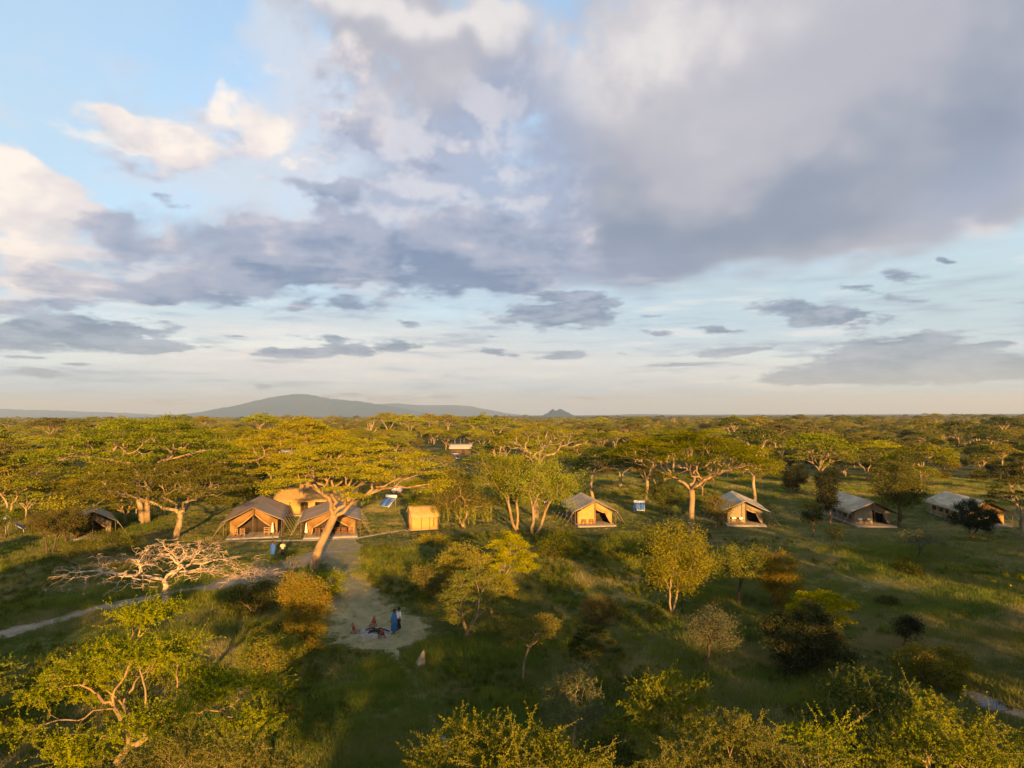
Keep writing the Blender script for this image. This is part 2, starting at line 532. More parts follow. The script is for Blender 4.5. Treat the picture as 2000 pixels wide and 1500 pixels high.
def rough_mat(name, a, b, scale=3.0, rough=0.9, detail=5, stretch=(1, 1, 1), bump=0.0, spec=0.2, metallic=0.0, lo=0.35, hi=0.65, third=None, coord='Object'):
    m_, t = new_mat(name)
    tc = t.node('ShaderNodeTexCoord').outputs[coord]
    vec = t.v('MULTIPLY', tc, tuple(stretch))
    n1 = t.noise(vec, scale, detail, 0.6)
    col = t.mix(t.step(n1, lo, hi), a, b)
    if third is not None:
        n2 = t.noise(t.v('ADD', vec, (5, 3, 8)), scale * .37, 3, 0.6)
        col = t.mix(t.step(n2, 0.48, 0.66), col, third)
    p = t.node('ShaderNodeBsdfPrincipled')
    t.put(p.inputs['Base Color'], col)
    p.inputs['Roughness'].default_value = rough
    p.inputs['Specular IOR Level'].default_value = spec
    p.inputs['Metallic'].default_value = metallic
    if bump:
        bn = t.node('ShaderNodeBump')
        bn.inputs['Strength'].default_value = bump
        bn.inputs['Distance'].default_value = 0.02
        t.put(bn.inputs['Height'], n1)
        t.l.new(bn.outputs[0], p.inputs['Normal'])
    finish(t, p.outputs[0])
    return m_


M = {}
M['acacia'] = leaf_mat('acacia leaves', (.145, .158, .006), (.048, .066, .006), (.205, .19, .009))
M['acacia_gold'] = leaf_mat('golden sunlit acacia leaves', (.215, .205, .006), (.105, .12, .007), (.30, .25, .010))  # yellower leaf colour, also carries the gold of crowns in sunlight
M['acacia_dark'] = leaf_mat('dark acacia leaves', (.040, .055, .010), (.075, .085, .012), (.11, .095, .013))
M['olive'] = leaf_mat('olive thorn leaves', (.125, .13, .018), (.16, .13, .018), (.060, .068, .013))
M['rust'] = leaf_mat('rusty brown thorn leaves', (.185, .135, .022), (.13, .13, .018), (.22, .13, .02), trans=.3)
M['grey'] = leaf_mat('grey green thorn leaves', (.105, .120, .055), (.145, .145, .065), (.08, .085, .035))
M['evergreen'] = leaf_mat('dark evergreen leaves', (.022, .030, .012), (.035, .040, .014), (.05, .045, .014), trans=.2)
M['fresh'] = leaf_mat('fresh feathery leaves', (.165, .185, .010), (.075, .10, .009), (.26, .245, .018), scale=.8, trans=.25)
M['twig'] = rough_mat('green brown twigs', (.20, .16, .06), (.13, .12, .04), 4)
M['herb'] = leaf_mat('leafy green herbs', (.055, .085, .010), (.085, .105, .012), (.13, .12, .014), scale=.4)
M['bark'] = rough_mat('pale acacia bark', (.27, .20, .11), (.13, .095, .055), 2.2, stretch=(1, 1, .35), bump=.8, third=(.33, .25, .14))
M['bark_dark'] = rough_mat('dark bark', (.10, .07, .045), (.055, .04, .03), 3, stretch=(1, 1, .35), bump=.6)
M['bark_warm'] = rough_mat('yellow brown bark', (.32, .21, .10), (.16, .11, .055), 2.2, stretch=(1, 1, .35), bump=.8, third=(.24, .18, .11))
M['dead'] = rough_mat('bleached dead wood', (.56, .42, .27), (.30, .22, .145), 5, stretch=(1, 1, .5), bump=.5)


# ------------------------------------------------------------------ trees
def curve_pts(rng, a, b, ta, k, wig):
    """bent way from a to b that leaves a in direction ta"""
    a, b = np.asarray(a, float), np.asarray(b, float)
    L = np.linalg.norm(b - a)
    t = np.linspace(0, 1, k)[:, None]
    c = a + ta * L * 0.45
    p = (1 - t) ** 2 * a + 2 * t * (1 - t) * c + t ** 2 * b
    if k > 2:
        f = np.pi * (t * np.array([[1.0, 2.0, 3.1]]) + rng.uniform(0, 2, 3))
        n = (np.sin(f) @ (rng.normal(0, wig * L, (3, 3)) * np.array([[1], [.9], [.6]]))) * (np.sin(np.pi * t) ** .7)
        n[:, 2] *= .6
        p = p + n
    return p


def split2(rng, P):
    i = rng.integers(len(P))
    a = P[np.argmax(((P - P[i]) ** 2).sum(1))]
    b = P[np.argmax(((P - a) ** 2).sum(1))]
    for _ in range(4):
        m_ = ((P - a) ** 2).sum(1) < ((P - b) ** 2).sum(1)
        if m_.all() or not m_.any():
            break
        a, b = P[m_].mean(0), P[~m_].mean(0)
    if m_.all() or not m_.any():
        m_ = np.arange(len(P)) < len(P) // 2
    return P[m_], P[~m_]


def skeleton(rng, acc, start, d0, tips, rk, frac=0.42, wig=0.05, sides=6, rmin=0.012, pexp=.5, flat=1.0, depth=0, splits=0, leaf_seg=None):
    """branches that fork again and again until every tip is reached"""
    n = len(tips)
    r0 = max(rmin, rk * n ** pexp)
    sd = sides if r0 > .06 else (4 if r0 > .025 else 3)
    if n == 1:
        L = np.linalg.norm(tips[0] - start)
        p = curve_pts(rng, start, tips[0], d0, 4 if L > .5 else 3, wig)
        acc.tube(p, np.linspace(r0, rmin * .5, len(p)), sd, cap=False)
        if leaf_seg is not None:
            leaf_seg.append((p[-2], p[-1]))
        return
    c = tips.mean(0)
    j = start + (c - start) * frac
    j[2] = start[2] + (c[2] - start[2]) * (frac * flat if depth < 3 else frac)
    L = np.linalg.norm(j - start)
    p = curve_pts(rng, start, j, d0, 6 if L > 1.5 else 4 if L > .5 else 3, wig)
    r1 = max(rmin, r0 * .86)
    acc.tube(p, np.linspace(r0, r1, len(p)), sd, cap=False)
    d = p[-1] - p[-2]
    d /= np.linalg.norm(d) + 1e-9
    groups = [tips]
    for _ in range(1 + (1 if depth < splits else 0)):
        groups.sort(key=len, reverse=True)
        g = groups.pop(0)
        if len(g) < 2:
            groups.append(g); break
        groups += list(split2(rng, g))
    for g in groups:
        e = g.mean(0) - p[-1]
        e /= np.linalg.norm(e) + 1e-9
        dd = d * .45 + e * .55
        dd /= np.linalg.norm(dd) + 1e-9
        skeleton(rng, acc, p[-1].copy(), dd, g, rk, frac, wig, sides, rmin, pexp, flat, depth + 1, splits, leaf_seg)


def quads_from(pos, axis, side, L, W):
    a = axis * (L / 2)[:, None]
    b = side * (W / 2)[:, None]
    v = np.stack([pos - a, pos - a * .1 + b, pos + a, pos - a * .1 - b], 1).reshape(-1, 3)
    return v, np.arange(len(pos) * 4).reshape(-1, 4)


def unit(v):
    return v / (np.linalg.norm(v, axis=-1, keepdims=True) + 1e-9)


def leaf_cloud(rng, centres, n_per, rad, L, W, flat=.3, up=0.0, droop=0.0):
    """small leaves round every centre; rad may be one value per centre"""
    k = len(centres)
    rad = np.broadcast_to(np.asarray(rad, float), (k,))
    c = np.repeat(np.asarray(centres), n_per, 0)
    r = np.repeat(rad, n_per)
    o = rng.normal(0, .5, (k * n_per, 3)) * r[:, None]
    o[:, 2] *= flat
    o[:, 2] -= droop * (o[:, 0] ** 2 + o[:, 1] ** 2) / (r + .01)
    pos = c + o
    ax = unit(rng.normal(0, 1, (k * n_per, 3)) * (1, 1, .55) + np.array((0, 0, up)))
    nn = unit(np.cross(ax, rng.normal(0, 1, (k * n_per, 3))))
    Ls = L * rng.uniform(.6, 1.4, k * n_per)
    Ws = W * rng.uniform(.6, 1.4, k * n_per)
    return quads_from(pos, ax, nn, Ls, Ws)


def sprig_cloud(rng, tips, n_sp, rad, length, thick, leaves=22, L=.09, W=.035, rise=.35, wood=None):
    """curved shoots covered with tiny leaflets, for trees close to the camera"""
    k = len(tips) * n_sp
    base = np.repeat(np.asarray(tips), n_sp, 0) + rng.normal(0, .5, (k, 3)) * (rad, rad, rad * .35)
    d = rng.normal(0, 1, (k, 3)); d[:, 2] = rise + .45 * rng.normal(0, 1, k)
    d = unit(d)
    cv = rng.normal(0, .35, (k, 3)); cv[:, 2] += .05
    ln = length * rng.uniform(.5, 1.3, k)
    t = np.linspace(.06, 1, leaves)[None, :, None]
    sp = base[:, None] + d[:, None] * ln[:, None, None] * t + cv[:, None] * ln[:, None, None] * t ** 2
    tang = unit(d[:, None] + 2 * cv[:, None] * t)
    rad_v = rng.normal(0, 1, (k, leaves, 3))
    rad_v = unit(rad_v - tang * (rad_v * tang).sum(-1, keepdims=True))
    th = thick * (1.1 - .7 * t)
    pos = (sp + rad_v * th * .55).reshape(-1, 3)
    ax = unit(rad_v + tang * .5).reshape(-1, 3)
    sd = unit(np.cross(ax, rng.normal(0, 1, ax.shape)))
    m_ = len(pos)
    v, q = quads_from(pos, ax, sd, L * rng.uniform(.7, 1.3, m_), W * rng.uniform(.7, 1.3, m_))
    if wood is not None:
        for i in range(0, k, 2):
            q_ = sp[i, [0, leaves // 2, leaves - 6]]
            wood.tube(q_, np.linspace(.010, .004, 3), 3, cap=False)
    return v, q


def disc_points(rng, n, rx, ry, lobes=.16):
    """evenly spread points in an uneven round outline"""
    out = []
    ph = rng.uniform(0, 6.28, 4)
    tries = 0
    md = 1.35 * math.sqrt(rx * ry / n)
    while len(out) < n and tries < n * 60:
        tries += 1
        a = rng.uniform(0, 6.283); r = math.sqrt(rng.uniform(0, 1))
        k = 1 + lobes * (math.sin(2 * a + ph[0]) + .8 * math.sin(3 * a + ph[1]) + .6 * math.sin(5 * a + ph[2])) - lobes
        p = (math.cos(a) * r * rx * k, math.sin(a) * r * ry * k, r)
        if all((p[0] - q[0]) ** 2 + (p[1] - q[1]) ** 2 > md * md for q in out):
            out.append(p)
        elif tries % 40 == 0:
            md *= .93
    return np.array(out)


def tips_umbrella(rng, n, rx, ry, ztop, zrim, centre=(0, 0), tiers=True, power=2.2):
    p = disc_points(rng, n, rx, ry)
    z = ztop - (ztop - zrim) * p[:, 2] ** power + rng.normal(0, .10 * (ztop - zrim) + .08, len(p))
    P = np.stack([p[:, 0] + centre[0], p[:, 1] + centre[1], z], 1)
    if tiers:
        low = rng.random(len(P)) < .22 * (p[:, 2] > .35)
        P[low, 2] -= (ztop - zrim) * rng.uniform(.12, .32, low.sum())
    return P


def tips_round(rng, n, rx, ry, z0, z1, centre=(0, 0), shell=.55):
    d = unit(rng.normal(0, 1, (n, 3)))
    r = (shell + (1 - shell) * rng.random(n)) * (1 + .18 * np.sin(d[:, 0] * 5 + 1) * np.cos(d[:, 1] * 4 + rng.uniform(0, 6)))
    zc, rz = (z0 + z1) / 2, (z1 - z0) / 2
    return np.stack([d[:, 0] * r * rx + centre[0], d[:, 1] * r * ry + centre[1], zc + d[:, 2] * r * rz], 1)


class Tree:
    """one tree: an Empty at its foot, parts trunk (with limbs) and crown"""
    count = 0

    def __init__(s, name, loc, label, cat='tree', group=None, rz=0.0):
        s.root = empty(name, loc, rz)
        tag(s.root, label, cat, group)

    def finish(s, wood, leaves, bark, leaf, crown='crown', trunk='trunk'):
        if wood is not None and wood.n:
            s.wood = wood.obj(trunk, bark, s.root, smooth=True)
        if leaves is not None and leaves.n:
            s.leaf = leaves.obj(crown, leaf, s.root)
        return s


def umbrella(name, label, base, crown, H, rim, fork, trunk_r, seed, leaf='acacia', bark='bark', n=90, leaves=130, pad=None, L=.34, W=.11, group=None,
             ry=None, off=(0, 0), lean=None, trunks=1, splits=2, flat=1.0, frac=.42, wig=.05, bare=0.0, power=2.2, pflat=.3, cat='tree', hang=0, limbs=4):
    """base: foot on the ground; crown: radius; H, rim: heights of the crown's middle and rim; fork: height where the trunk divides"""
    rng = rng_(seed)
    wood, lv = Acc(), Acc()
    ry = ry or crown
    T = tips_umbrella(rng, n, crown, ry, H, rim, off, power=power)
    lean = lean or (off[0] * .3, off[1] * .3)
    fp = np.array((lean[0], lean[1], fork), float)
    if trunks == 1:
        p = curve_pts(rng, (0, 0, -.3), fp, np.array((0, 0, 1.0)) * .8 + np.array((lean[0], lean[1], 0)) * .05, 7, .02)
        acc_r = trunk_r * np.array([1.45, 1.12, 1.0, .95, .92, .92, .96])
        wood.tube(p, acc_r, 10, cap=False)
        d = unit(p[-1] - p[-2])
        gs = [T]
        while len(gs) < limbs:
            gs.sort(key=len, reverse=True)
            gs = gs[1:] + list(split2(rng, gs[0]))
        for g in gs:
            e = unit(g.mean(0) - fp)
            skeleton(rng, wood, fp - (0, 0, .1), unit(d * .5 + e * (.9, .9, .5)), g, trunk_r * .95 / n ** .45, frac, wig, 7, pexp=.45, flat=flat, splits=splits - 1)
    else:
        gs = [T]
        while len(gs) < trunks:
            gs.sort(key=len, reverse=True)
            gs = gs[1:] + list(split2(rng, gs[0]))
        for g in gs:
            c = g.mean(0)
            e = np.array((c[0] * .16 + lean[0], c[1] * .16 + lean[1], fork))
            s0 = np.array((e[0] * .35, e[1] * .35, -.3))
            p = curve_pts(rng, s0, e, np.array((0, 0, 1.0)), 6, .03)
            wood.tube(p, trunk_r * np.array([1.4, 1.1, 1, .95, .9, .9]), 8, cap=False)
            skeleton(rng, wood, e, unit(p[-1] - p[-2]), g, trunk_r * .85 / len(g) ** .45, frac, wig, 6, pexp=.45, flat=flat, splits=splits - 1)
    pad = pad or crown * 1.15 / math.sqrt(n) * 1.35
    if bare:
        T = T[rng.random(len(T)) > bare]
    pr = pad * rng.uniform(.7, 1.25, len(T))
    v, q = leaf_cloud(rng, T + (0, 0, .12), int(leaves * 1.55), pr * .95, L * .82, W * 1.0, flat=pflat * .62, droop=.05)
    lv.add(v, q)
    if hang:
        low = T[np.argsort(T[:, 2])[:hang]]
        for t_ in low:
            k = 60
            z = np.linspace(0, 1, k)
            ln = rng.uniform(1.2, 2.4)
            pos = t_ + np.stack([rng.normal(0, .12, k), rng.normal(0, .12, k), -z * ln], 1)
            ax = unit(rng.normal(0, .35, (k, 3)) + (0, 0, -1))
            lv.add(*quads_from(pos, ax, unit(np.cross(ax, rng.normal(0, 1, (k, 3)))), rng.uniform(.2, .4, k), rng.uniform(.04, .08, k)))
    t = Tree(name, base, label, cat, group)
    return t.finish(wood, lv, M[bark], M[leaf])


def bush(name, label, base, rx, z0, z1, seed, leaf='olive', bark='bark_dark', n=60, leaves=120, L=.2, W=.07, stems=4, ry=None, off=(0, 0), group=None,
         pad=None, shell=.55, pflat=.75, cat='shrub', trunk='stem', wig=.055, up=0.0, trunk_r=.07):
    """rounded shrub or small tree; z0, z1: bottom and top of its crown"""
    rng = rng_(seed)
    wood, lv = Acc(), Acc()
    ry = ry or rx
    T = tips_round(rng, n, rx, ry, z0, z1, off, shell)
    T[:, :2] += unit(T[:, :2] - np.array(off)) * (rx * .16 * np.sin(np.arctan2(T[:, 1], T[:, 0] - off[0]) * 3 + seed + T[:, 2] * 1.7))[:, None]
    T[:, 2] += (z1 - z0) * .07 * np.sin(T[:, 0] * 2.3 / max(rx, .5) * 2 + seed)
    T = T[T[:, 2] > .12]
    gs = [T]
    while len(gs) < stems:
        gs.sort(key=len, reverse=True)
        gs = gs[1:] + list(split2(rng, gs[0]))
    for g in gs:
        s0 = np.array((*(rng.normal(0, .06 + .03 * stems, 2)), -.15))
        c = g.mean(0)
        d = unit(np.array((c[0] * .3, c[1] * .3, 1.0)))
        skeleton(rng, wood, s0, d, g, trunk_r / max(1, len(g)) ** .45 * (1.0 if stems > 1 else 1.2), .5, wig, 5, pexp=.45, rmin=.01)
    pad = pad or (rx + (z1 - z0) / 2) / 2 * 2.0 / math.sqrt(n) * 1.5
    pr = pad * rng.uniform(.6, 1.3, len(T))
    v, q = leaf_cloud(rng, T, int(leaves * 1.2), pr * .95, L * .85, W * 1.12, flat=pflat, up=up)
    v[:, 2] = np.maximum(v[:, 2], .02)
    lv.add(v, q)
    t = Tree(name, base, label, cat, group)
    return t.finish(wood, lv, M[bark], M[leaf], crown='foliage' if cat in ('shrub', 'bush') else 'crown', trunk=trunk if cat in ('shrub', 'bush') else 'trunk')


def scatter(name, pts, scale, rot, pick, protos, label=None, kind='stuff', tilt=None):
    """one object that shows many small copies nobody would count"""
    me = bpy.data.meshes.new(name)
    me.vertices.add(len(pts)); me.vertices.foreach_set('co', np.asarray(pts, np.float32).ravel())
    for nm, ar, ty in (('size', scale, 'FLOAT'), ('turn', rot, 'FLOAT'), ('pick', pick, 'INT')):
        at_ = me.attributes.new(nm, ty, 'POINT')
        at_.data.foreach_set('value', np.asarray(ar, np.int32 if ty == 'INT' else np.float32))
    o = bpy.data.objects.new(name, me)
    COL.objects.link(o)
    src = bpy.data.collections.new(name + ' sources')
    for i, (pm) in enumerate(protos):
        po = bpy.data.objects.new('%s_source_%02d' % (name, i), pm)
        src.objects.link(po)
    ng = bpy.data.node_groups.new(name, 'GeometryNodeTree')
    ng.interface.new_socket('Geometry', in_out='INPUT', socket_type='NodeSocketGeometry')
    ng.interface.new_socket('Geometry', in_out='OUTPUT', socket_type='NodeSocketGeometry')
    g = NT(ng)
    gi, go = g.node('NodeGroupInput'), g.node('NodeGroupOutput')
    ci = g.node('GeometryNodeCollectionInfo')
    ci.inputs[0].default_value = src
    ci.inputs['Separate Children'].default_value = True
    ci.inputs['Reset Children'].default_value = True
    ip = g.node('GeometryNodeInstanceOnPoints')
    ip.inputs['Pick Instance'].default_value = True

    def attr(nm, ty):
        nd = g.node('GeometryNodeInputNamedAttribute', data_type=ty)
        nd.inputs[0].default_value = nm
        return nd.outputs[0]
    g.l.new(gi.outputs[0], ip.inputs['Points'])
    g.l.new(ci.outputs[0], ip.inputs['Instance'])
    g.l.new(attr('pick', 'INT'), ip.inputs['Instance Index'])
    cx = g.node('ShaderNodeCombineXYZ')
    g.l.new(attr('turn', 'FLOAT'), cx.inputs[2])
    g.l.new(cx.outputs[0], ip.inputs['Rotation'])
    g.l.new(attr('size', 'FLOAT'), ip.inputs['Scale'])
    g.l.new(ip.outputs[0], go.inputs[0])
    md = o.modifiers.new('copies', 'NODES')
    md.node_group = ng
    tag(o, label, kind=kind)
    return o

# ------------------------------------------------------------------ ground, hills, air
def fnoise(x, y, scale, seed, octaves=3):
    """smooth random field, about -1..1"""
    r = rng_(seed)
    out = 0
    amp, tot = 1.0, 0
    for o in range(octaves):
        for _ in range(5):
            a = r.uniform(0, 6.283)
            k = 2 * math.pi / scale * r.uniform(.6, 1.5) * 2 ** o
            out = out + amp * np.sin(k * (np.cos(a) * x + np.sin(a) * y) + r.uniform(0, 6.283))
        tot += amp * 5 ** .5
        amp *= .6
    return out / tot * 1.1


def grass_ground():
    m_, t = new_mat('savanna ground')
    geo = t.node('ShaderNodeNewGeometry')
    p = geo.outputs['Position']
    n1 = t.noise(p, .045, 5, .6)
    n2 = t.noise(t.v('MULTIPLY', p, (.5, 1, 1)), .35, 6, .62)
    n3 = t.noise(p, 2.6, 5, .65)
    col = t.mix(t.step(n2, .36, .64), (.042, .054, .012), (.12, .105, .038))
    col = t.mix(t.step(n1, .42, .62, 0, .75), col, (.21, .175, .075))
    col = t.mix(t.step(n3, .40, .70, 0, .65), col, (.050, .066, .016))
    b = t.node('ShaderNodeBump')
    b.inputs['Strength'].default_value = .8
    b.inputs['Distance'].default_value = .15
    t.put(b.inputs['Height'], n3)
    d = t.node('ShaderNodeBsdfDiffuse')
    t.put(d.inputs[0], col)
    t.l.new(b.outputs[0], d.inputs['Normal'])
    finish(t, d.outputs[0])
    return m_


def axis_pts(span, near, n):
    t = np.linspace(-1, 1, n)
    k = 5.6
    v = np.sinh(k * t) / np.sinh(k) * span
    return v


def build_ground():
    n = 421
    # 2 m cells round the camp, wider and wider beyond
    inner = np.arange(-150, 151, 2.0)
    outer = 150 * (28000 / 150) ** (np.linspace(0, 1, 26)[1:])
    xs = np.concatenate([-outer[::-1], inner, outer])
    ys = np.concatenate([-outer[::-1] + 60, inner + 60, outer + 60])
    X, Y = np.meshgrid(xs, ys)
    V = np.stack([X, Y, gh(X, Y)], -1).reshape(-1, 3)
    nx, ny = len(xs), len(ys)
    i = np.arange(ny - 1)[:, None] * nx + np.arange(nx - 1)[None]
    q = np.stack([i, i + 1, i + nx + 1, i + nx], -1).reshape(-1, 4)
    o = Acc().add(V, q).obj('ground', grass_ground(), smooth=True)
    tag(o, kind='structure')


build_ground()

# ---- sand paths: (px, py, half width in metres); they follow the rolling ground
PATHS = {
    'clearing': [(662, 1052, 2.6), (666, 1075, 2.7), (668, 1100, 2.4), (672, 1130, 2.3), (688, 1165, 2.9), (712, 1195, 3.8), (735, 1225, 4.5), (748, 1247, 3.9), (753, 1258, 3.0), (756, 1264, 1.6), (757, 1268, .4)],
    'path': [(-60, 1262, 1.35), (0, 1240, 1.3), (70, 1222, 1.3), (150, 1200, 1.25), (230, 1180, 1.2), (310, 1165, 1.3), (400, 1150, 1.6), (470, 1132, 2.0), (540, 1112, 2.4), (600, 1092, 2.5), (655, 1072, 2.3)],
    'footpath': [(757, 1258, .55), (775, 1288, .35), (800, 1318, .28), (818, 1345, .25), (835, 1380, .22), (850, 1420, .2), (880, 1470, .2)],
    'sandy_track': [(1640, 1262, .12), (1730, 1300, .2), (1830, 1335, .35), (1890, 1355, .8), (1930, 1370, 1.0), (1990, 1395, 1.0), (2080, 1430, 1.0)],
    'front_path': [(425, 1056, .45), (470, 1057, .5), (540, 1056, .5), (610, 1055, .5), (690, 1052, .4), (730, 1045, .35), (790, 1035, .3), (800, 1038, .3)],
}
PATH_LINES = {}
for k, pl in PATHS.items():
    P = np.array([[*on(a, b)[:2], h] for a, b, h in pl])
    t0 = np.linspace(0, 1, len(P))
    t1 = np.linspace(0, 1, len(P) * 10)
    PATH_LINES[k] = np.stack([np.interp(t1, t0, P[:, c]) for c in range(3)], 1)
    for _ in range(3):
        PATH_LINES[k][1:-1] = (PATH_LINES[k][:-2] + PATH_LINES[k][2:] + PATH_LINES[k][1:-1] * 2) / 4


def path_cover(x, y, skip=()):
    """>0 inside a path, in units of its half width"""
    best = np.full(np.shape(x), -9.0)
    for k, L in PATH_LINES.items():
        if k in skip:
            continue
        for (a, b, h) in L[::3]:
            best = np.maximum(best, 1 - np.hypot(x - a, y - b) / h)
    return best


def sand_mat(name, a, b, c):
    m_, t = new_mat(name)
    p = t.node('ShaderNodeNewGeometry').outputs['Position']
    n2 = t.noise(t.v('MULTIPLY', p, (1, .7, 1)), .9, 6, .62)
    n3 = t.noise(p, 7.0, 4, .65)
    col = t.mix(t.step(n2, .35, .65), a, b)
    col = t.mix(t.step(n3, .48, .68, 0, .6), col, c)
    bn = t.node('ShaderNodeBump')
    bn.inputs['Strength'].default_value = .6
    bn.inputs['Distance'].default_value = .06
    t.put(bn.inputs['Height'], n3)
    d = t.node('ShaderNodeBsdfDiffuse')
    t.put(d.inputs[0], col)
    t.l.new(bn.outputs[0], d.inputs['Normal'])
    finish(t, d.outputs[0])
    return m_


M['sand'] = sand_mat('trodden sandy grass', (.27, .23, .135), (.19, .17, .09), (.12, .12, .05))
M['track'] = sand_mat('grey sandy path', (.28, .235, .18), (.20, .165, .125), (.13, .115, .07))
M['kerb'] = sand_mat('pale gravel path', (.40, .34, .25), (.30, .25, .18), (.22, .18, .13))
for (k, mt, lift) in (('clearing', 'sand', .030), ('path', 'track', .036), ('footpath', 'sand', .034), ('sandy_track', 'track', .032), ('front_path', 'kerb', .042)):
    L = PATH_LINES[k]
    r = rng_(sum(map(ord, k)))
    d = np.gradient(L[:, :2], axis=0)
    nrm = np.stack([-d[:, 1], d[:, 0]], 1)
    nrm /= np.linalg.norm(nrm, axis=1)[:, None] + 1e-9
    m_ = 15
    u = np.linspace(-1, 1, m_)
    wob = 1 + .12 * np.sin(np.arange(len(L)) * .9 + len(k)) + r.normal(0, .06, len(L))
    P = L[:, None, :2] + nrm[:, None] * (L[:, 2] * wob)[:, None, None] * u[None, :, None]
    Z = gh(P[..., 0], P[..., 1]) + lift - .045 * np.abs(u[None]) ** 6
    V = np.concatenate([P, Z[..., None]], -1).reshape(-1, 3)
    i = np.arange(len(L) - 1)[:, None] * m_ + np.arange(m_ - 1)[None]
    o = Acc().add(V, np.stack([i, i + 1, i + m_ + 1, i + m_], -1).reshape(-1, 4)).obj(k if k != 'front_path' else 'gravel_path', M[mt], smooth=True)
    tag(o, kind='structure')

# ---- far hills
M['hill'] = rough_mat('far wooded hill', (.03, .04, .035), (.05, .06, .05), .002, coord='Object', detail=6)


def hill(name, prof, dist, depth, seed):
    r = rng_(seed)
    px = np.array([p[0] for p in prof], float); py = np.array([p[1] for p in prof], float)
    xs = np.linspace(px[0], px[-1], 110)
    ys = np.interp(xs, px, py)
    ys = np.convolve(np.pad(ys, 3, 'edge'), np.ones(7) / 7, 'valid')
    nz = np.convolve(r.normal(0, 1, len(xs) + 8), np.ones(5) / 5, 'same')[4:-4] + .5 * r.normal(0, 1, len(xs))
    ys = ys + nz * .9 * np.sin(np.pi * np.linspace(0, 1, len(xs))) ** .5
    rows = []
    nd = 15
    for j in range(nd):
        u = -1 + 2 * j / (nd - 1)
        row = []
        for a, b in zip(xs, ys):
            y = dist + u * depth
            p = atd(a, b, dist)
            base = p.z
            h = max(0, base) * max(0, (1 - abs(u) ** 1.3)) 
            h *= 1 + .10 * math.sin(a / 9.0 + u * 5) * (1 - abs(abs(u) - .5)) * min(1, abs(u) * 3)
            row.append((p.x * (1 + u * depth / dist * .6), y, h - 2 if abs(u) == 1 else h))
        rows.append(row)
    n = len(xs)
    i = np.arange(nd - 1)[:, None] * n + np.arange(n - 1)[None]
    o = Acc().add(np.array(rows).reshape(-1, 3), np.stack([i, i + 1, i + n + 1, i + n], -1).reshape(-1, 4)).obj(name, M['hill'], smooth=True)
    tag(o, kind='structure')


hill('mountain', [(330, 812), (385, 806), (440, 796), (500, 783), (540, 774), (572, 769), (600, 770), (625, 775), (650, 779), (700, 784), (740, 789), (790, 798), (860, 812)], 15500, 2200, 1)
hill('mountain_range', [(-300, 812), (-120, 800), (40, 799), (200, 805), (330, 810), (640, 800), (740, 787), (800, 789), (850, 795), (880, 789), (897, 788), (925, 793), (960, 802), (1020, 812)], 20500, 2600, 2)
hill('twin_hill', [(1058, 812), (1070, 806), (1079, 799), (1086, 802), (1095, 798.5), (1104, 803), (1116, 809), (1124, 813)], 9000, 420, 3)
hill('low_ridge', [(1150, 812), (1230, 808.5), (1320, 810), (1420, 809.5), (1560, 811), (1700, 810.5), (1900, 812.5)], 17000, 1200, 4)

haze = Acc().box(0, 60, 317, 57500, 57500, 640).obj('haze', [])
hm, t = new_mat('air')
pv = t.node('ShaderNodeVolumePrincipled')
pv.inputs['Color'].default_value = (.48, .76, 1.0, 1)
pv.inputs['Absorption Color'].default_value = (1, 1, 1, 1)
pv.inputs['Density'].default_value = 7.2e-5
pv.inputs['Anisotropy'].default_value = .35
o_ = t.node('ShaderNodeOutputMaterial')
t.l.new(pv.outputs[0], o_.inputs['Volume'])
haze.data.materials.append(hm)
tag(haze, kind='stuff')


# ------------------------------------------------------------------ grass and herbs
def grass_proto(seed, n, h, spread, wid, lean, mat):
    r = rng_(seed)
    p = r.normal(0, spread, (n, 2))
    ax = unit(np.stack([r.normal(0, lean, n), r.normal(0, lean, n), np.ones(n)], 1))
    hh = h * r.uniform(.5, 1.25, n)
    pos = np.stack([p[:, 0], p[:, 1], np.zeros(n)], 1) + ax * (hh / 2)[:, None] - (0, 0, .03)
    sd = unit(np.cross(ax, r.normal(0, 1, (n, 3))))
    a = Acc().add(*quads_from(pos, ax, sd, hh, wid * r.uniform(.6, 1.4, n)))
    me = a.mesh('grass_clump')
    me.materials.append(mat)
    return me


def herb_proto(seed, n, h, spread, L, W, mat, ball=.8):
    r = rng_(seed)
    d = unit(r.normal(0, 1, (n, 3))) * r.uniform(.35, 1, n)[:, None] ** .5
    d[:, 2] = np.abs(d[:, 2])
    lump = 1 + .35 * np.sin(d[:, 0] * 7 + seed) * np.cos(d[:, 1] * 6 + seed)
    pos = d * lump[:, None] * (spread, spread, h)
    ax = unit(d * .7 + r.normal(0, .6, (n, 3)) + (0, 0, .35))
    sd = unit(np.cross(ax, r.normal(0, 1, (n, 3))))
    a = Acc().add(*quads_from(pos, ax, sd, L * r.uniform(.6, 1.4, n), W * r.uniform(.6, 1.4, n)))
    me = a.mesh('herb_clump')
    me.materials.append(mat)
    return me


def grass_mat(name, a, b, c):
    m_, t = new_mat(name)
    p = t.node('ShaderNodeNewGeometry').outputs['Position']
    n1 = t.noise(p, .11, 4, .6)
    n2 = t.noise(p, .9, 3, .6)
    col = t.mix(t.step(n1, .40, .62), a, b)
    col = t.mix(t.step(n2, .45, .65, 0, .85), col, c)
    df = t.node('ShaderNodeBsdfDiffuse'); t.put(df.inputs[0], col)
    tr = t.node('ShaderNodeBsdfTranslucent'); t.put(tr.inputs[0], col)
    mx = t.node('ShaderNodeMixShader'); mx.inputs[0].default_value = .3
    t.l.new(df.outputs[0], mx.inputs[1]); t.l.new(tr.outputs[0], mx.inputs[2])
    finish(t, mx.outputs[0])
    return m_


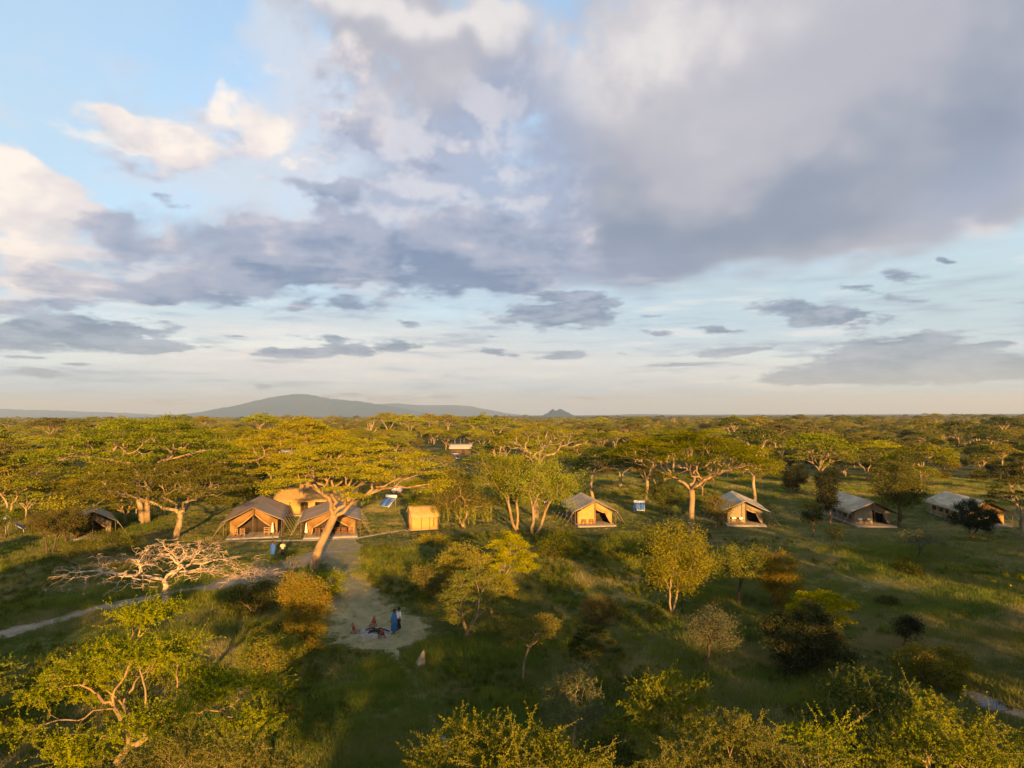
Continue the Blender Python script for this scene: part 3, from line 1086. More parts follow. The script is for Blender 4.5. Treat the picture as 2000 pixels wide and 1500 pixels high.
M['grass'] = grass_mat('green grass', (.105, .150, .024), (.175, .17, .05), (.135, .165, .026))
M['grass_dry'] = grass_mat('dry grass', (.31, .26, .11), (.23, .21, .075), (.17, .18, .05))
M['grass_tall'] = grass_mat('tall lush grass', (.12, .165, .02), (.15, .17, .022), (.20, .20, .03))


def build_grass():
    r = rng_(11)
    N = 165000
    y = 26 * (185 / 26) ** r.random(N)
    x = r.uniform(-.84, .84, N) * y
    n1 = fnoise(x, y, 26, 5)
    n2 = fnoise(x, y, 7, 6)
    cov = path_cover(x, y)
    edge = .20 + .22 * n2 + r.normal(0, .07, N)
    keep = (cov < edge) | ((cov < .75) & (r.random(N) < .06))
    lawn = smoothstep(y, 84, 92) * (1 - smoothstep(y, 118, 130)) * (x > -52)
    keep &= r.random(N) < (1 - .25 * lawn)
    for (cx_, cy_, rad) in NO_GRASS:
        keep &= np.hypot(x - cx_, y - cy_) > rad
    for (fx, fy, ca, sa, hw, L) in FOOTPRINTS:
        lx, ly = (x - fx) * ca + (y - fy) * sa, -(x - fx) * sa + (y - fy) * ca
        keep &= ~((np.abs(lx) < hw) & (ly > -2.2) & (ly < L))
    x, y, n1, n2, lawn, cov = x[keep], y[keep], n1[keep], n2[keep], lawn[keep], cov[keep]
    n = len(x)
    size = (.72 + .40 * n1 + .35 * n2 + .35 * np.maximum(0, fnoise(x, y, 2.6, 17)) + r.normal(0, .16, n)) * (1 - .55 * lawn) * (.8 + y / 200)
    size = np.clip(size, .25, 1.9)
    size[cov > -.3] *= .7
    pick = r.integers(0, 3, n)
    dry = (fnoise(x, y, 34, 9) + .5 * n2 + r.normal(0, .3, n)) > .35
    pick[dry] = 3
    lush = (fnoise(x, y, 18, 12) + r.normal(0, .25, n)) > .62
    pick[lush & (y > 40) & (lawn < .5)] = 4
    protos = [grass_proto(1, 46, .30, .26, .022, .35, M['grass']), grass_proto(2, 52, .24, .32, .02, .5, M['grass']), grass_proto(3, 40, .38, .22, .024, .3, M['grass']),
              grass_proto(4, 44, .34, .26, .018, .45, M['grass_dry']), grass_proto(5, 56, .55, .24, .024, .3, M['grass_tall'])]
    scatter('grass', np.stack([x, y, gh(x, y)], 1), size, r.uniform(0, 6.28, n), pick, protos)


# patches of waist-high herbs and low scrub: centre and radii in pixels of the photograph's view, height factor
HERBS = [(770, 1110, 95, 55, .85), (830, 1165, 60, 50, .8), (735, 1080, 45, 20, .7), (1120, 1085, 110, 40, 1.0), (1060, 1050, 80, 20, .8), (1230, 1075, 90, 40, 1.0), (950, 1050, 60, 12, .7),
         (1080, 1130, 60, 50, 1.0), (60, 1120, 110, 40, .9), (40, 1180, 70, 30, .8), (220, 1350, 260, 90, 1.0), (560, 1330, 90, 60, .7), (1060, 1240, 110, 60, .8), (1260, 1200, 80, 30, .8),
         (930, 1330, 110, 60, .7), (1020, 1380, 80, 40, .7), (1330, 1330, 120, 40, .7), (520, 1240, 60, 40, .9), (460, 1200, 60, 30, .8), (700, 1290, 80, 16, .5), (1580, 1310, 110, 30, .8), (1180, 1340, 100, 40, .9),
         (400, 1420, 240, 80, .9), (60, 1420, 110, 90, .9), (1480, 1060, 110, 10, .5), (1330, 1050, 70, 16, .6), (1400, 1000, 160, 8, .5), (1900, 1120, 90, 18, .6), (640, 1400, 60, 40, .5), (1270, 1130, 80, 40, .8),
         (1640, 1400, 160, 60, .8), (1250, 1420, 160, 60, .8), (1000, 1010, 90, 8, .6), (1260, 960, 120, 12, 1.0), (1330, 975, 60, 10, 1.0), (180, 1000, 120, 16, .8), (430, 985, 40, 10, .8), (760, 1005, 40, 6, .4), (880, 1060, 50, 12, .8)]


def build_herbs():
    r = rng_(21)
    pts, sz = [], []
    for (px, py, rx, ry, h) in HERBS:
        A = on(px, py + ry); B = on(px, max(py - ry, 850)); C_ = on(px, py)
        wx = rx * C_.y / 1376
        area = wx * (B.y - A.y) * .78
        n = int(min(1500, area * 2.3 * (60 / max(C_.y, 35))) * 1.1) + 40
        a = r.uniform(0, 6.283, n); q = np.sqrt(r.random(n))
        q = q * (1 + .25 * np.sin(3 * a + px) + .15 * np.sin(5 * a + py))
        u = py + np.sin(a) * q * ry
        for i in range(n):
            p = on(px + math.cos(a[i]) * q[i] * rx, max(u[i], 840))
            pts.append((p.x, p.y, p.z)); sz.append(h * r.uniform(.45, 1.15) * (1.1 - .5 * q[i]))
    # and thin everywhere
    N = 9000
    y = 27 * (260 / 27) ** r.random(N)
    x = r.uniform(-.84, .84, N) * y
    k = (fnoise(x, y, 22, 31) + .5 * fnoise(x, y, 6, 32) > .42) & (fnoise(x, y, 60, 33) > -.5)
    lawn = (y > 86) & (y < 128) & (x > -50)
    k &= ~(lawn & (r.random(N) < .85))
    for a, b in zip(x[k], y[k]):
        pts.append((a, b, float(gh(a, b)))); sz.append(r.uniform(.25, .75))
    P = np.array(pts); S = np.array(sz)
    cov = path_cover(P[:, 0], P[:, 1])
    keep = (cov < 0.12)
    for (cx_, cy_, rad) in NO_GRASS:
        keep &= np.hypot(P[:, 0] - cx_, P[:, 1] - cy_) > rad
    for (fx, fy, ca, sa, hw, L) in FOOTPRINTS:
        lx, ly = (P[:, 0] - fx) * ca + (P[:, 1] - fy) * sa, -(P[:, 0] - fx) * sa + (P[:, 1] - fy) * ca
        keep &= ~((np.abs(lx) < hw + .5) & (ly > -4.5) & (ly < L + .5))
    P, S = P[keep], S[keep]
    protos = [herb_proto(1, 330, .85, .55, .13, .055, M['herb']), herb_proto(2, 300, .65, .6, .12, .06, M['herb']), herb_proto(3, 330, 1.1, .42, .16, .05, M['herb']), herb_proto(4, 300, .8, .55, .12, .05, M['olive'])]
    pick = r.choice(4, len(P), p=(.35, .3, .2, .15))
    scatter('undergrowth', P, S, r.uniform(0, 6.28, len(P)), pick, protos)

# ------------------------------------------------------------------ camp
M['fly'] = rough_mat('tan flysheet', (.37, .29, .19), (.30, .235, .155), 1.1, stretch=(1, .6, 1), rough=.85, third=(.41, .31, .20))
M['fly_lifted'] = rough_mat('shade lifted flysheet', (.35, .29, .20), (.29, .24, .165), 1.1, stretch=(1, .6, 1), rough=.85, third=(.47, .39, .27))  # flysheet copy with lightened patches, brightens the roofs that lie in shade
M['canvas'] = rough_mat('ochre tent canvas', (.43, .265, .085), (.36, .22, .07), 1.5, rough=.9)
M['canvas_shaded'] = rough_mat('brown shaded tent canvas', (.27, .155, .055), (.20, .115, .045), 1.5, rough=.9)  # brown canvas darkened to carry the shade on the mess tent fronts
M['fly_brown'] = rough_mat('brown striped flysheet', (.30, .22, .145), (.20, .145, .095), .9, stretch=(.3, 3.0, 1), rough=.85, third=(.33, .23, .15))
M['canvas_dull'] = rough_mat('khaki tent canvas', (.25, .205, .13), (.20, .165, .105), 1.5, rough=.9)
M['flap'] = rough_mat('rolled canvas', (.33, .23, .11), (.26, .18, .09), 4, rough=.9)
M['net'] = rough_mat('dark window mesh', (.05, .05, .045), (.07, .065, .055), 9, rough=.9)
M['dark'] = rough_mat('dark inside tone', (.035, .025, .02), (.05, .035, .025), 3, rough=.8)  # near black that paints the shade inside tents; far doors share it
M['deck'] = rough_mat('grey concrete plinth', (.26, .235, .20), (.20, .18, .155), 2.5, rough=.9)
M['pole'] = rough_mat('wooden pole', (.16, .11, .07), (.10, .07, .045), 6, stretch=(1, 1, .2), rough=.8)
M['wood'] = rough_mat('red brown wood', (.22, .10, .045), (.14, .065, .03), 6, stretch=(1, 1, .3), rough=.6, spec=.4)
M['wood_pale'] = rough_mat('honey coloured wood', (.38, .23, .10), (.26, .15, .07), 6, stretch=(1, 1, .3), rough=.6, spec=.4)
M['cloth_white'] = rough_mat('white canvas', (.72, .68, .62), (.62, .58, .52), 3, rough=.9)
M['cloth_pink'] = rough_mat('pale pink cloth', (.62, .42, .36), (.70, .55, .48), 3, rough=.9)
M['rope'] = rough_mat('rope', (.45, .38, .27), (.35, .29, .2), 9, rough=.9)
M['metal'] = rough_mat('grey painted metal', (.45, .46, .47), (.38, .39, .40), 5, rough=.45, spec=.5)
M['tank'] = rough_mat('white enamelled tank', (.78, .77, .74), (.70, .69, .66), 3, rough=.35, spec=.5)
M['panel'] = rough_mat('blue solar glass', (.03, .09, .30), (.045, .13, .40), 2.0, rough=.18, spec=.6)
M['red'] = rough_mat('faded red paint', (.26, .065, .045), (.20, .05, .035), 4, rough=.7)
M['ash'] = rough_mat('grey wood ash', (.24, .21, .20), (.16, .14, .135), 5, rough=1.0, third=(.30, .26, .24))
M['char'] = rough_mat('charred wood', (.02, .018, .016), (.04, .03, .025), 8, rough=.9)
M['skin'] = rough_mat('dark skin', (.085, .045, .028), (.07, .038, .024), 6, rough=.55, spec=.4)
M['hair'] = rough_mat('black hair', (.012, .010, .009), (.02, .017, .015), 20, rough=.8)
M['blue'] = rough_mat('blue cloth', (.022, .075, .30), (.03, .10, .38), 4, rough=.85)
M['blue2'] = rough_mat('deep blue cloth', (.012, .075, .24), (.02, .11, .32), 4, rough=.85)
M['shirt'] = rough_mat('beige shirt cloth', (.50, .42, .28), (.42, .35, .23), 4, rough=.9)
M['shirt_white'] = rough_mat('white shirt cloth', (.75, .73, .70), (.66, .64, .6), 4, rough=.9)
M['trousers'] = rough_mat('dark trousers cloth', (.035, .028, .025), (.05, .04, .035), 4, rough=.9)
M['stone'] = rough_mat('pale weathered wood and earth', (.30, .25, .17), (.19, .155, .10), 3, rough=.95, bump=.8)
M['glass'] = rough_mat('dark windscreen', (.02, .025, .03), (.03, .035, .04), 3, rough=.1, spec=.6)
M['rubber'] = rough_mat('tyre rubber', (.02, .02, .02), (.03, .03, .03), 6, rough=.85)
M['car_green'] = rough_mat('khaki car paint', (.14, .14, .09), (.12, .12, .08), 3, rough=.35, spec=.5)
M['lens'] = rough_mat('headlight glass', (.7, .7, .68), (.6, .6, .58), 3, rough=.15, spec=.6)
M['iron_blue'] = rough_mat('weathered blue grey sheet roof', (.24, .29, .36), (.32, .36, .42), 1.2, stretch=(1, 6, 1), rough=.5, spec=.5)

FOOTPRINTS, NO_GRASS = [], []


def solid(o, th):
    m_ = o.modifiers.new('cloth thickness', 'SOLIDIFY')
    m_.thickness = th
    m_.offset = 0
    return o


def poly(acc, pts, mi=0):
    """fan of quads over a convex outline with 4 or more corners"""
    n = len(pts)
    idx = list(range(n))
    base = acc.n
    qs = []
    i = 1
    while i < n - 1:
        if i + 2 < n:
            qs.append((0, i, i + 1, i + 2)); i += 2
        else:
            qs.append((0, i, i + 1, i + 1)); i += 1
    acc.v.append(np.array(pts, float)); acc.n += n
    acc.f.append(np.array(qs) + base); acc.mi.append(np.full(len(qs), mi))


def sheet(acc, c00, c10, c01, c11, nu, nv, sag=0.0, rip=0.0, k=0):
    """stretched cloth between four corners (u along, v down)"""
    u = np.linspace(0, 1, nu)[:, None, None]; v = np.linspace(0, 1, nv)[None, :, None]
    c = [np.array(x, float) for x in (c00, c10, c01, c11)]
    P = (1 - u) * (1 - v) * c[0] + u * (1 - v) * c[1] + (1 - u) * v * c[2] + u * v * c[3]
    P = P.copy()
    P[..., 2] -= (sag * np.sin(np.pi * u) * np.sin(np.pi * v) + rip * (.5 + .5 * np.cos(u * math.pi * 2 * k)) * np.sin(np.pi * v * .9))[..., 0] if k else (sag * np.sin(np.pi * u) * np.sin(np.pi * v))[..., 0]
    i = np.arange(nu - 1)[:, None] * nv + np.arange(nv - 1)[None]
    acc.add(P.reshape(-1, 3), np.stack([i, i + 1, i + nv + 1, i + nv], -1).reshape(-1, 4))


def tent(label, front, back_px, W, L, ridge, eave, door='right', group=None, over=1.0, porch=1.1, wall='canvas', fly='fly', deckz=.22, deck_front=1.7, cat='tent', rz=None, annex=False,
         deck_right=.3, deck_left=.3, setback=0.0, valance=.38, name='safari_tent'):
    """front: pixel of the middle of the front edge of the floor; back_px: pixel column the ridge runs to"""
    p = on(*front)
    if rz is None:
        q = atd(back_px[0], 811, p.y + L)
        rz = -math.atan2(q.x - p.x, L)
    root = empty(name, (p.x, p.y, float(gh(p.x, p.y))), rz)
    tag(root, label, cat, group)
    FOOTPRINTS.append((p.x, p.y, math.cos(rz), math.sin(rz), W / 2 + .35, L + .4))
    w, d = W / 2, deckz
    Acc().box((deck_right - deck_left) / 2, (L - deck_front) / 2 + setback / 2, d / 2 - .2, W + deck_right + deck_left, L + deck_front + .3 + setback, d + .4).obj('floor', M['deck'], root, bevel=.03)
    y0 = setback
    wr = ridge - .22          # inner tent's ridge
    we = eave - .12
    a = Acc()
    for s in (-1, 1):                                   # side walls
        sheet(a, (s * w, y0, we), (s * w, y0 + L, we), (s * w, y0, d), (s * w, y0 + L, d), 14, 4)
    poly(a, [(-w, y0 + L, d), (w, y0 + L, d), (w, y0 + L, we), (0, y0 + L, wr), (-w, y0 + L, we)])
    solid(a.obj('wall', M[wall], root), .02)
    fr = Acc()
    if door == 'right':
        x0, z0 = .02 * w, d + (wr - d) * .70
        x1, z1 = .62 * w, d + (we - d) * .93
        sheet(fr, (-w, y0, we), (x0, y0, wr), (-w, y0, d), (x0, y0, d), 10, 8)
        poly(fr, [(x0, y0, z0), (x1, y0, z1), (w, y0, we), (x0, y0, wr)])
        poly(fr, [(x1, y0, z1), (.94 * w, y0, d), (w, y0, d), (w, y0, we)])
        flap = [((x0, y0 - .06, z0), (x1, y0 - .08, z1 - .04)), ((x1, y0 - .08, z1 - .04), (.93 * w, y0 - .06, d + .15))]
    elif door == 'arch':
        x1, z1 = .74 * w, d + (we - d) * .55
        z0 = d + (wr - d) * .80
        for s in (-1, 1):
            poly(fr, [(0, y0, z0), (s * x1, y0, z1), (s * w, y0, we), (0, y0, wr)][::s])
            poly(fr, [(s * x1, y0, z1), (s * .80 * w, y0, d), (s * w, y0, d), (s * w, y0, we)][::s])
        flap = [((0, y0 - .06, z0), (s * x1, y0 - .1, z1)) for s in (-1, 1)] + [((s * x1, y0 - .1, z1), (s * .8 * w, y0 - .06, d + .1)) for s in (-1, 1)]
    else:
        poly(fr, [(-w, y0, d), (w, y0, d), (w, y0, we), (0, y0, wr), (-w, y0, we)])
        flap = []
    solid(fr.obj('front_wall', M[wall], root), .02)
    for (aa, bb) in flap:
        aa, bb = np.array(aa), np.array(bb)
        tt = np.linspace(0, 1, 7)[:, None]
        pp = aa + (bb - aa) * tt
        pp[:, 2] -= .10 * np.sin(np.pi * tt[:, 0])
        Acc().tube(pp, np.array([.05, .10, .12, .09, .12, .10, .05]), 6).obj('door_flap', M['flap'], root, smooth=True)
    if door != 'none':
        Acc().box(0, y0 + 2.6, d + (we - d) / 2, W - .2, .05, we - d - .05).obj('shade_sheet', M['dark'], root)  # dark sheet stands in for the shade behind the door opening
    # flysheet
    a = Acc()
    ya, yb = y0 - porch, y0 + L + .5
    ov = w + over
    for s in (-1, 1):
        sheet(a, (0, ya, ridge), (0, yb, ridge), (s * ov, ya, eave), (s * ov, yb, eave), 25, 7, sag=.10, rip=.07, k=max(3, round(L / 2.4)))
    # ridge line sags a little between its poles
    o = a.obj('flysheet', M[fly], root, smooth=True)
    solid(o, .025)
    a = Acc()
    for s in (-1, 1):
        sheet(a, (s * (ov + .01), ya, eave), (s * (ov + .01), yb, eave), (s * (ov + .05), ya, eave - valance), (s * (ov + .05), yb, eave - valance), 25, 3)
    solid(a.obj('valance', M[fly], root), .02)
    for s in (-1, 0, 1):                                # poles in front
        zt = ridge - .04 if s == 0 else eave - .02
        Acc().tube([(s * (ov - .25), ya + .15, -.3), (s * (ov - .25), ya + .15, zt)], .045, 6).obj('pole', M['pole'], root) if not (s == 0 and door == 'none') else None
    nside = max(2, round(L / 3.2))
    for s in (-1, 1):
        for i in range(nside + 1):
            yy = ya + .15 + (yb - ya - .3) * i / nside
            if i:
                Acc().tube([(s * (ov - .2), yy, -.3), (s * (ov - .2), yy, eave + .02)], .035, 6).obj('pole', M['pole'], root)
            Acc().tube([(s * ov, yy, eave), (s * (ov + .7), yy, eave * .45), (s * (ov + 1.35), yy, -.02)], .014, 4).obj('guy_rope', M['rope'], root)
    Acc().tube([(0, ya, ridge - .06), (0, yb, ridge - .06)], .05, 6).obj('ridge_pole', M['pole'], root)
    for s in (-1, 1):                                   # mesh windows along the sides
        for i in range(max(2, round(L / 2.6))):
            yy = y0 + .8 + i * 2.5
            if yy + 1.5 > y0 + L:
                break
            Acc().box(s * (w + .03), yy + .7, d + (we - d) * .55, .03, 1.35, (we - d) * .5).obj('window', M['net'], root)
    if annex:
        Acc().box(0, y0 + L + 1.3, 1.0, W * .62, 2.2, 2.0).obj('bathroom_annex', M[wall], root, bevel=.04)
        a = Acc()
        sheet(a, (-W * .36, y0 + L + .1, 2.55), (W * .36, y0 + L + .1, 2.55), (-W * .36, y0 + L + 2.7, 2.0), (W * .36, y0 + L + 2.7, 2.0), 6, 6, sag=.08)
        solid(a.obj('annex_roof', M['cloth_white'], root), .02)
    return root


g_guest = 'guest tents in a row on the lawn'
T1 = tent('brown striped mess tent left of the leaning acacia, wooden chairs in its open front', (494, 1051), (513, 0), 6.1, 14.5, 4.1, 2.3, 'arch', over=.9, porch=1.6, setback=1.2, deck_front=.6, name='mess_tent', wall='canvas_shaded', fly='fly_brown')
T2 = tent('tan mess tent right behind the leaning acacia trunk, red wooden chairs inside', (646, 1050), (650, 0), 6.5, 12.0, 3.65, 2.2, 'arch', over=.9, porch=1.4, setback=1.2, deck_front=.6, name='mess_tent', wall='canvas_shaded', fly='fly_brown')
T3 = tent('long orange lit tent lying crossways behind the two mess tents', (613, 1006), None, 10.5, 5.0, 4.1, 2.3, 'none', over=.4, porch=.3, rz=0, deck_front=.3, name='kitchen_tent')
bpy.data.objects.remove(T3, do_unlink=True) if False else None


def cross_tent(root_old):
    """the crossways tent: its ridge runs along the front"""
    for ch in list(root_old.children):
        bpy.data.objects.remove(ch, do_unlink=True)
    W, D, ridge, eave, d = 12.6, 6.4, 4.25, 2.35, .2
    w = W / 2
    r = root_old
    Acc().box(0, D / 2 - .6, d / 2 - .2, W + .4, D + 1.4, d + .4).obj('floor', M['deck'], r, bevel=.03)
    a = Acc()
    for (x0, x1) in ((-w, -2.2), (-1.0, .2), (3.0, w)):
        sheet(a, (x0, 0, eave), (x1, 0, eave), (x0, 0, d), (x1, 0, d), 6, 4)
    sheet(a, (-w, D, eave), (w, D, eave), (-w, D, d), (w, D, d), 8, 4)
    for s in (-1, 1):
        poly(a, [(s * w, 0, d), (s * w, D, d), (s * w, D, eave), (s * w, D / 2, ridge - .15), (s * w, 0, eave)][::s])
    solid(a.obj('wall', M['canvas'], r), .02)
    Acc().box(-1.6, .9, 1.2, 1.2, .05, 2.0).obj('shade_sheet', M['dark'], r)  # dark sheets again paint the shaded inside behind the gaps
    Acc().box(1.6, .9, 1.2, 2.8, .05, 2.0).obj('shade_sheet', M['dark'], r)
    a = Acc()
    for s in (-1, 1):
        yb = D / 2 + s * (D / 2 + .8)
        sheet(a, (-w - .5, D / 2, ridge), (w + .5, D / 2, ridge), (-w - .5, yb, eave - .1), (w + .5, yb, eave - .1), 25, 6, sag=.08, rip=.05, k=5)
    solid(a.obj('flysheet', M['canvas'], r, smooth=True), .025)
    for i in range(6):
        Acc().tube([(-w + i * W / 5, -.7, -.3), (-w + i * W / 5, -.7, eave - .1)], .045, 6).obj('pole', M['pole'], r)


cross_tent(T3)
T4 = tent('shadowed tent half hidden behind dark trees, left of the mess tents', (180, 1050), (175, 0), 4.4, 9.5, 3.6, 2.1, 'arch', over=.7, porch=1.0, wall='canvas_dull', name='safari_tent')
T6 = tent('small tent with brightly sunlit golden front, its door tied back', (1162, 1026), (1134, 0), 5.2, 11.5, 3.75, 2.15, 'right', over=.75, porch=.7, group=g_guest)
T7 = tent('tan tent with two white chairs, orange thorn tree at its left corner', (1455, 1025), (1428, 0), 5.0, 13.5, 3.6, 2.1, 'right', group=g_guest, wall='canvas_dull', fly='fly_lifted', over=1.0, porch=1.2)
T8 = tent('pale roofed tent with white annex, between a dark column tree and a broad dark tree', (1704, 1027), (1637, 0), 4.9, 13.5, 3.6, 2.1, 'right', group=g_guest, wall='canvas_dull', fly='fly_lifted', over=.95, porch=1.1, annex=True)
T9 = tent('rightmost pale roofed tent, half behind a round dark tree, one wall sunlit', (1925, 1026), (1842, 0), 4.9, 13.0, 3.6, 2.1, 'right', group=g_guest, wall='canvas', fly='fly_lifted', over=.95, porch=1.1)


def hut():
    p = on(829, 1035)
    rz = math.radians(20)
    r = empty('shower_tent', (p.x, p.y, float(gh(p.x, p.y))), rz)
    tag(r, 'small square orange canvas tent beside the path under the weeping tree', 'tent')
    FOOTPRINTS.append((p.x, p.y, math.cos(rz), math.sin(rz), 2.4, 3.4))
    w, D, H, e = 1.95, 3.0, 3.35, 2.1
    a = Acc()
    sheet(a, (-w, 0, e), (w, 0, e), (-w, 0, 0), (w, 0, 0), 8, 4)
    sheet(a, (-w, D, e), (w, D, e), (-w, D, 0), (w, D, 0), 8, 4)
    for s in (-1, 1):
        poly(a, [(s * w, 0, 0), (s * w, D, 0), (s * w, D, e), (s * w, D / 2, H - .1), (s * w, 0, e)][::s])
    solid(a.obj('wall', M['canvas'], r), .02)
    a = Acc()
    for s in (-1, 1):
        sheet(a, (-w - .1, D / 2, H), (w + .1, D / 2, H), (-w - .1, D / 2 + s * (D / 2 + .35), e - .02), (w + .1, D / 2 + s * (D / 2 + .35), e - .02), 9, 5, sag=.07)
    solid(a.obj('roof', M['canvas'], r, smooth=True), .025)
    a = Acc()
    sheet(a, (-w - .12, -.37, e - .03), (w + .12, -.37, e - .03), (-w - .12, -.39, e - .28), (w + .12, -.39, e - .28), 6, 3)
    solid(a.obj('valance', M['fly'], r), .02)
    for x in (-1.95, -.45, .75, 1.95):
        Acc().tube([(x, -.06, -.2), (x, -.06, e)], .04, 6).obj('pole', M['pole'], r)
    Acc().box(0, D / 2, -.06, 4.1, 3.3, .2).obj('floor', M['deck'], r)


hut()


# ---- far roofs and the safari car
def far_building(label, px, py, W, D, e, H, mat, wallmat, rz=0.0, name='building'):
    p = on(px, py)
    r = empty(name, p, rz)
    tag(r, label, 'building')
    w = W / 2
    a = Acc()
    sheet(a, (-w, 0, e), (w, 0, e), (-w, 0, 0), (w, 0, 0), 4, 3)
    sheet(a, (-w, D, e), (w, D, e), (-w, D, 0), (w, D, 0), 4, 3)
    for s in (-1, 1):
        poly(a, [(s * w, 0, 0), (s * w, D, 0), (s * w, D, e), (s * w, D / 2, H), (s * w, 0, e)][::s])
    solid(a.obj('wall', M[wallmat], r), .1)
    Acc().box(w * .3, -.08, 1.0, 1.2, .1, 2.0).obj('door', M['dark'], r)
    Acc().box(-w * .5, -.08, 1.4, 1.3, .08, .9).obj('window', M['net'], r)
    a = Acc()
    for s in (-1, 1):
        sheet(a, (-w - .5, D / 2, H + .1), (w + .5, D / 2, H + .1), (-w - .5, D / 2 + s * (D / 2 + .6), e - .1), (w + .5, D / 2 + s * (D / 2 + .6), e - .1), 12, 4, sag=.05)
    solid(a.obj('roof', M[mat], r, smooth=True), .08)
    return r


M['roof_pink'] = rough_mat('sun bleached pink canvas roof', (.46, .34, .25), (.40, .30, .22), 1.0, rough=.9)
far_building('pale pink roofed shelter far behind, a safari car parked before it', 899, 888, 8.5, 7.0, 2.6, 4.3, 'roof_pink', 'bark_dark', name='shelter')
far_building('blue grey metal roof showing through the crown left of centre', 566, 905, 11, 8, 3.0, 4.6, 'iron_blue', 'canvas_dull', name='shed')
FAR_CLEAR = [(on(899, 888), 9), (on(890, 897), 9), (on(905, 905), 8), (on(566, 905), 11), (on(915, 915), 6)]


def safari_car():
    p = on(890, 898)
    r = empty('safari_car', p, math.radians(25))
    tag(r, 'open topped safari car parked before the pale pink roof', 'car')
    Acc().box(0, 0, .75, 1.75, 4.4, .55).box(0, -1.5, 1.05, 1.6, 1.3, .22).obj('body', M['car_green'], r, bevel=.06)
    a = Acc()
    for x in (-.82, .82):
        for y in (-.75, .5, 2.1):
            a.box(x, y, 1.6, .06, .06, 1.15)
    a.obj('frame', M['car_green'], r)
    Acc().box(0, .7, 2.2, 1.8, 3.1, .07).obj('roof', M['cloth_white'], r, bevel=.02)
    Acc().box(0, -.8, 1.45, 1.6, .05, .55).obj('windscreen', M['glass'], r)
    for y in (-.1, .8, 1.6):
        Acc().box(0, y, 1.15, 1.5, .5, .14).box(0, y + .28, 1.4, 1.5, .1, .5).obj('seat', M['trousers'], r, bevel=.03)
    Acc().box(0, -2.25, .6, 1.8, .12, .2).obj('bumper', M['metal'], r)
    for s in (-1, 1):
        for y in (-1.4, 1.35):
            Acc().tube([(s * .72, y, .4), (s * .98, y, .4)], .4, 8).obj('wheel', M['rubber'], r)
        Acc().tube([(s * .6, -2.2, .95), (s * .6, -2.28, .95)], .13, 8).obj('headlight', M['lens'], r)


safari_car()


# ---- solar water heaters
def heater(label, px, py, rz, scale=1.0, group='solar water heaters on the lawn'):
    p = on(px, py)
    r = empty('solar_water_heater', (p.x, p.y, float(gh(p.x, p.y))), rz)
    r.scale = (scale,) * 3
    tag(r, label, 'solar heater', group)
    # panel leans back: low edge at -y
    u = np.array((1.0, 0, 0)); v = np.array((0, math.cos(.62), math.sin(.62)))
    o = np.array((0, -.9, .35))
    nrm = np.cross(u, v)

    def slab(a0, a1, b0, b1, t0, t1):
        c = []
        for n_ in (t0, t1):
            for b in (b0, b1):
                for a in (a0, a1):
                    c.append(o + u * a + v * b + nrm * n_)
        return Acc().add(c, [(0, 2, 3, 1), (4, 5, 7, 6), (0, 1, 5, 4), (2, 6, 7, 3), (0, 4, 6, 2), (1, 3, 7, 5)])
    slab(-.95, .95, 0, 2.1, 0, .08).obj('frame', M['metal'], r)
    for i in range(2):
        slab(-.91 + i * .93, -.02 + i * .93, .04, 2.06, .083, .10).obj('panel', M['panel'], r)
    c = o + v * 2.28 + nrm * .12
    pts = [c + u * x for x in (-1.02, -.98, .98, 1.02)]
    Acc().tube(pts, np.array([.17, .24, .24, .17]), 8).obj('tank', M['tank'], r, smooth=True)
    for s in (-1, 1):
        Acc().bar((s * .85, .85, 0), (s * .85, .82, 1.6), .05).obj('leg', M['metal'], r)
        Acc().bar((s * .85, -.9, 0), (s * .85, -.88, .4), .05).obj('leg', M['metal'], r)
    return r


heater('blue solar water heater with white tank right of the mess tents', 757, 993, math.radians(-28), 1.15)
heater('blue solar water heater right of the golden fronted tent', 1249, 1000, math.radians(-12), .95)
heater('solar water heater seen edge on at the far left beside the dark trees', 30, 1040, math.radians(118), 1.2)


def tanks():
    for k, px in enumerate((771, 781)):
        p = on(px, 972)
        r = empty('water_tank', (p.x, p.y, float(gh(p.x, p.y))))
        tag(r, 'pale round water tank on a timber stand behind the blue panel, %s of the two' % ('left' if k == 0 else 'right'), 'water tank', 'water tanks behind the blue panel')
        Acc().tube([(0, -1.3, 1.6), (0, -1.22, 1.6), (0, .7, 1.6), (0, .78, 1.6)], np.array([.44, .55, .55, .44]), 8).obj('tank', M['cloth_pink'], r, smooth=True)
        for x in (-.4, .4):
            for y in (-1.0, .5):
                Acc().bar((x, y, 0), (x, y, 1.15), .1).obj('leg', M['pole'], r)
        Acc().box(0, -.25, 1.12, 1.0, 1.8, .08).obj('platform', M['pole'], r)


tanks()


# ---- chairs, tables, fire place
def director_chair(loc, rz, label, group):
    r = empty('camp_chair', loc, rz)
    tag(r, label, 'chair', group)
    Acc().box(0, 0, .46, .52, .46, .035).obj('seat', M['cloth_white'], r, bevel=.01)
    a = Acc()
    sheet(a, (-.28, .24, .95), (.28, .24, .95), (-.28, .21, .62), (.28, .21, .62), 5, 4)
    solid(a.obj('backrest', M['cloth_white'], r), .025)
    for s in (-1, 1):
        Acc().bar((s * .27, -.24, 0), (s * .27, -.24, .66), .04).obj('leg', M['wood'], r)
        Acc().bar((s * .27, .24, 0), (s * .27, .25, .97), .04).obj('leg', M['wood'], r)
        Acc().box(s * .28, 0, .68, .07, .56, .03).obj('armrest', M['wood'], r)
        Acc().bar((-.25, s * .2, .05), (.25, s * .2, .43), .03).obj('cross_brace', M['wood'], r)
    return r


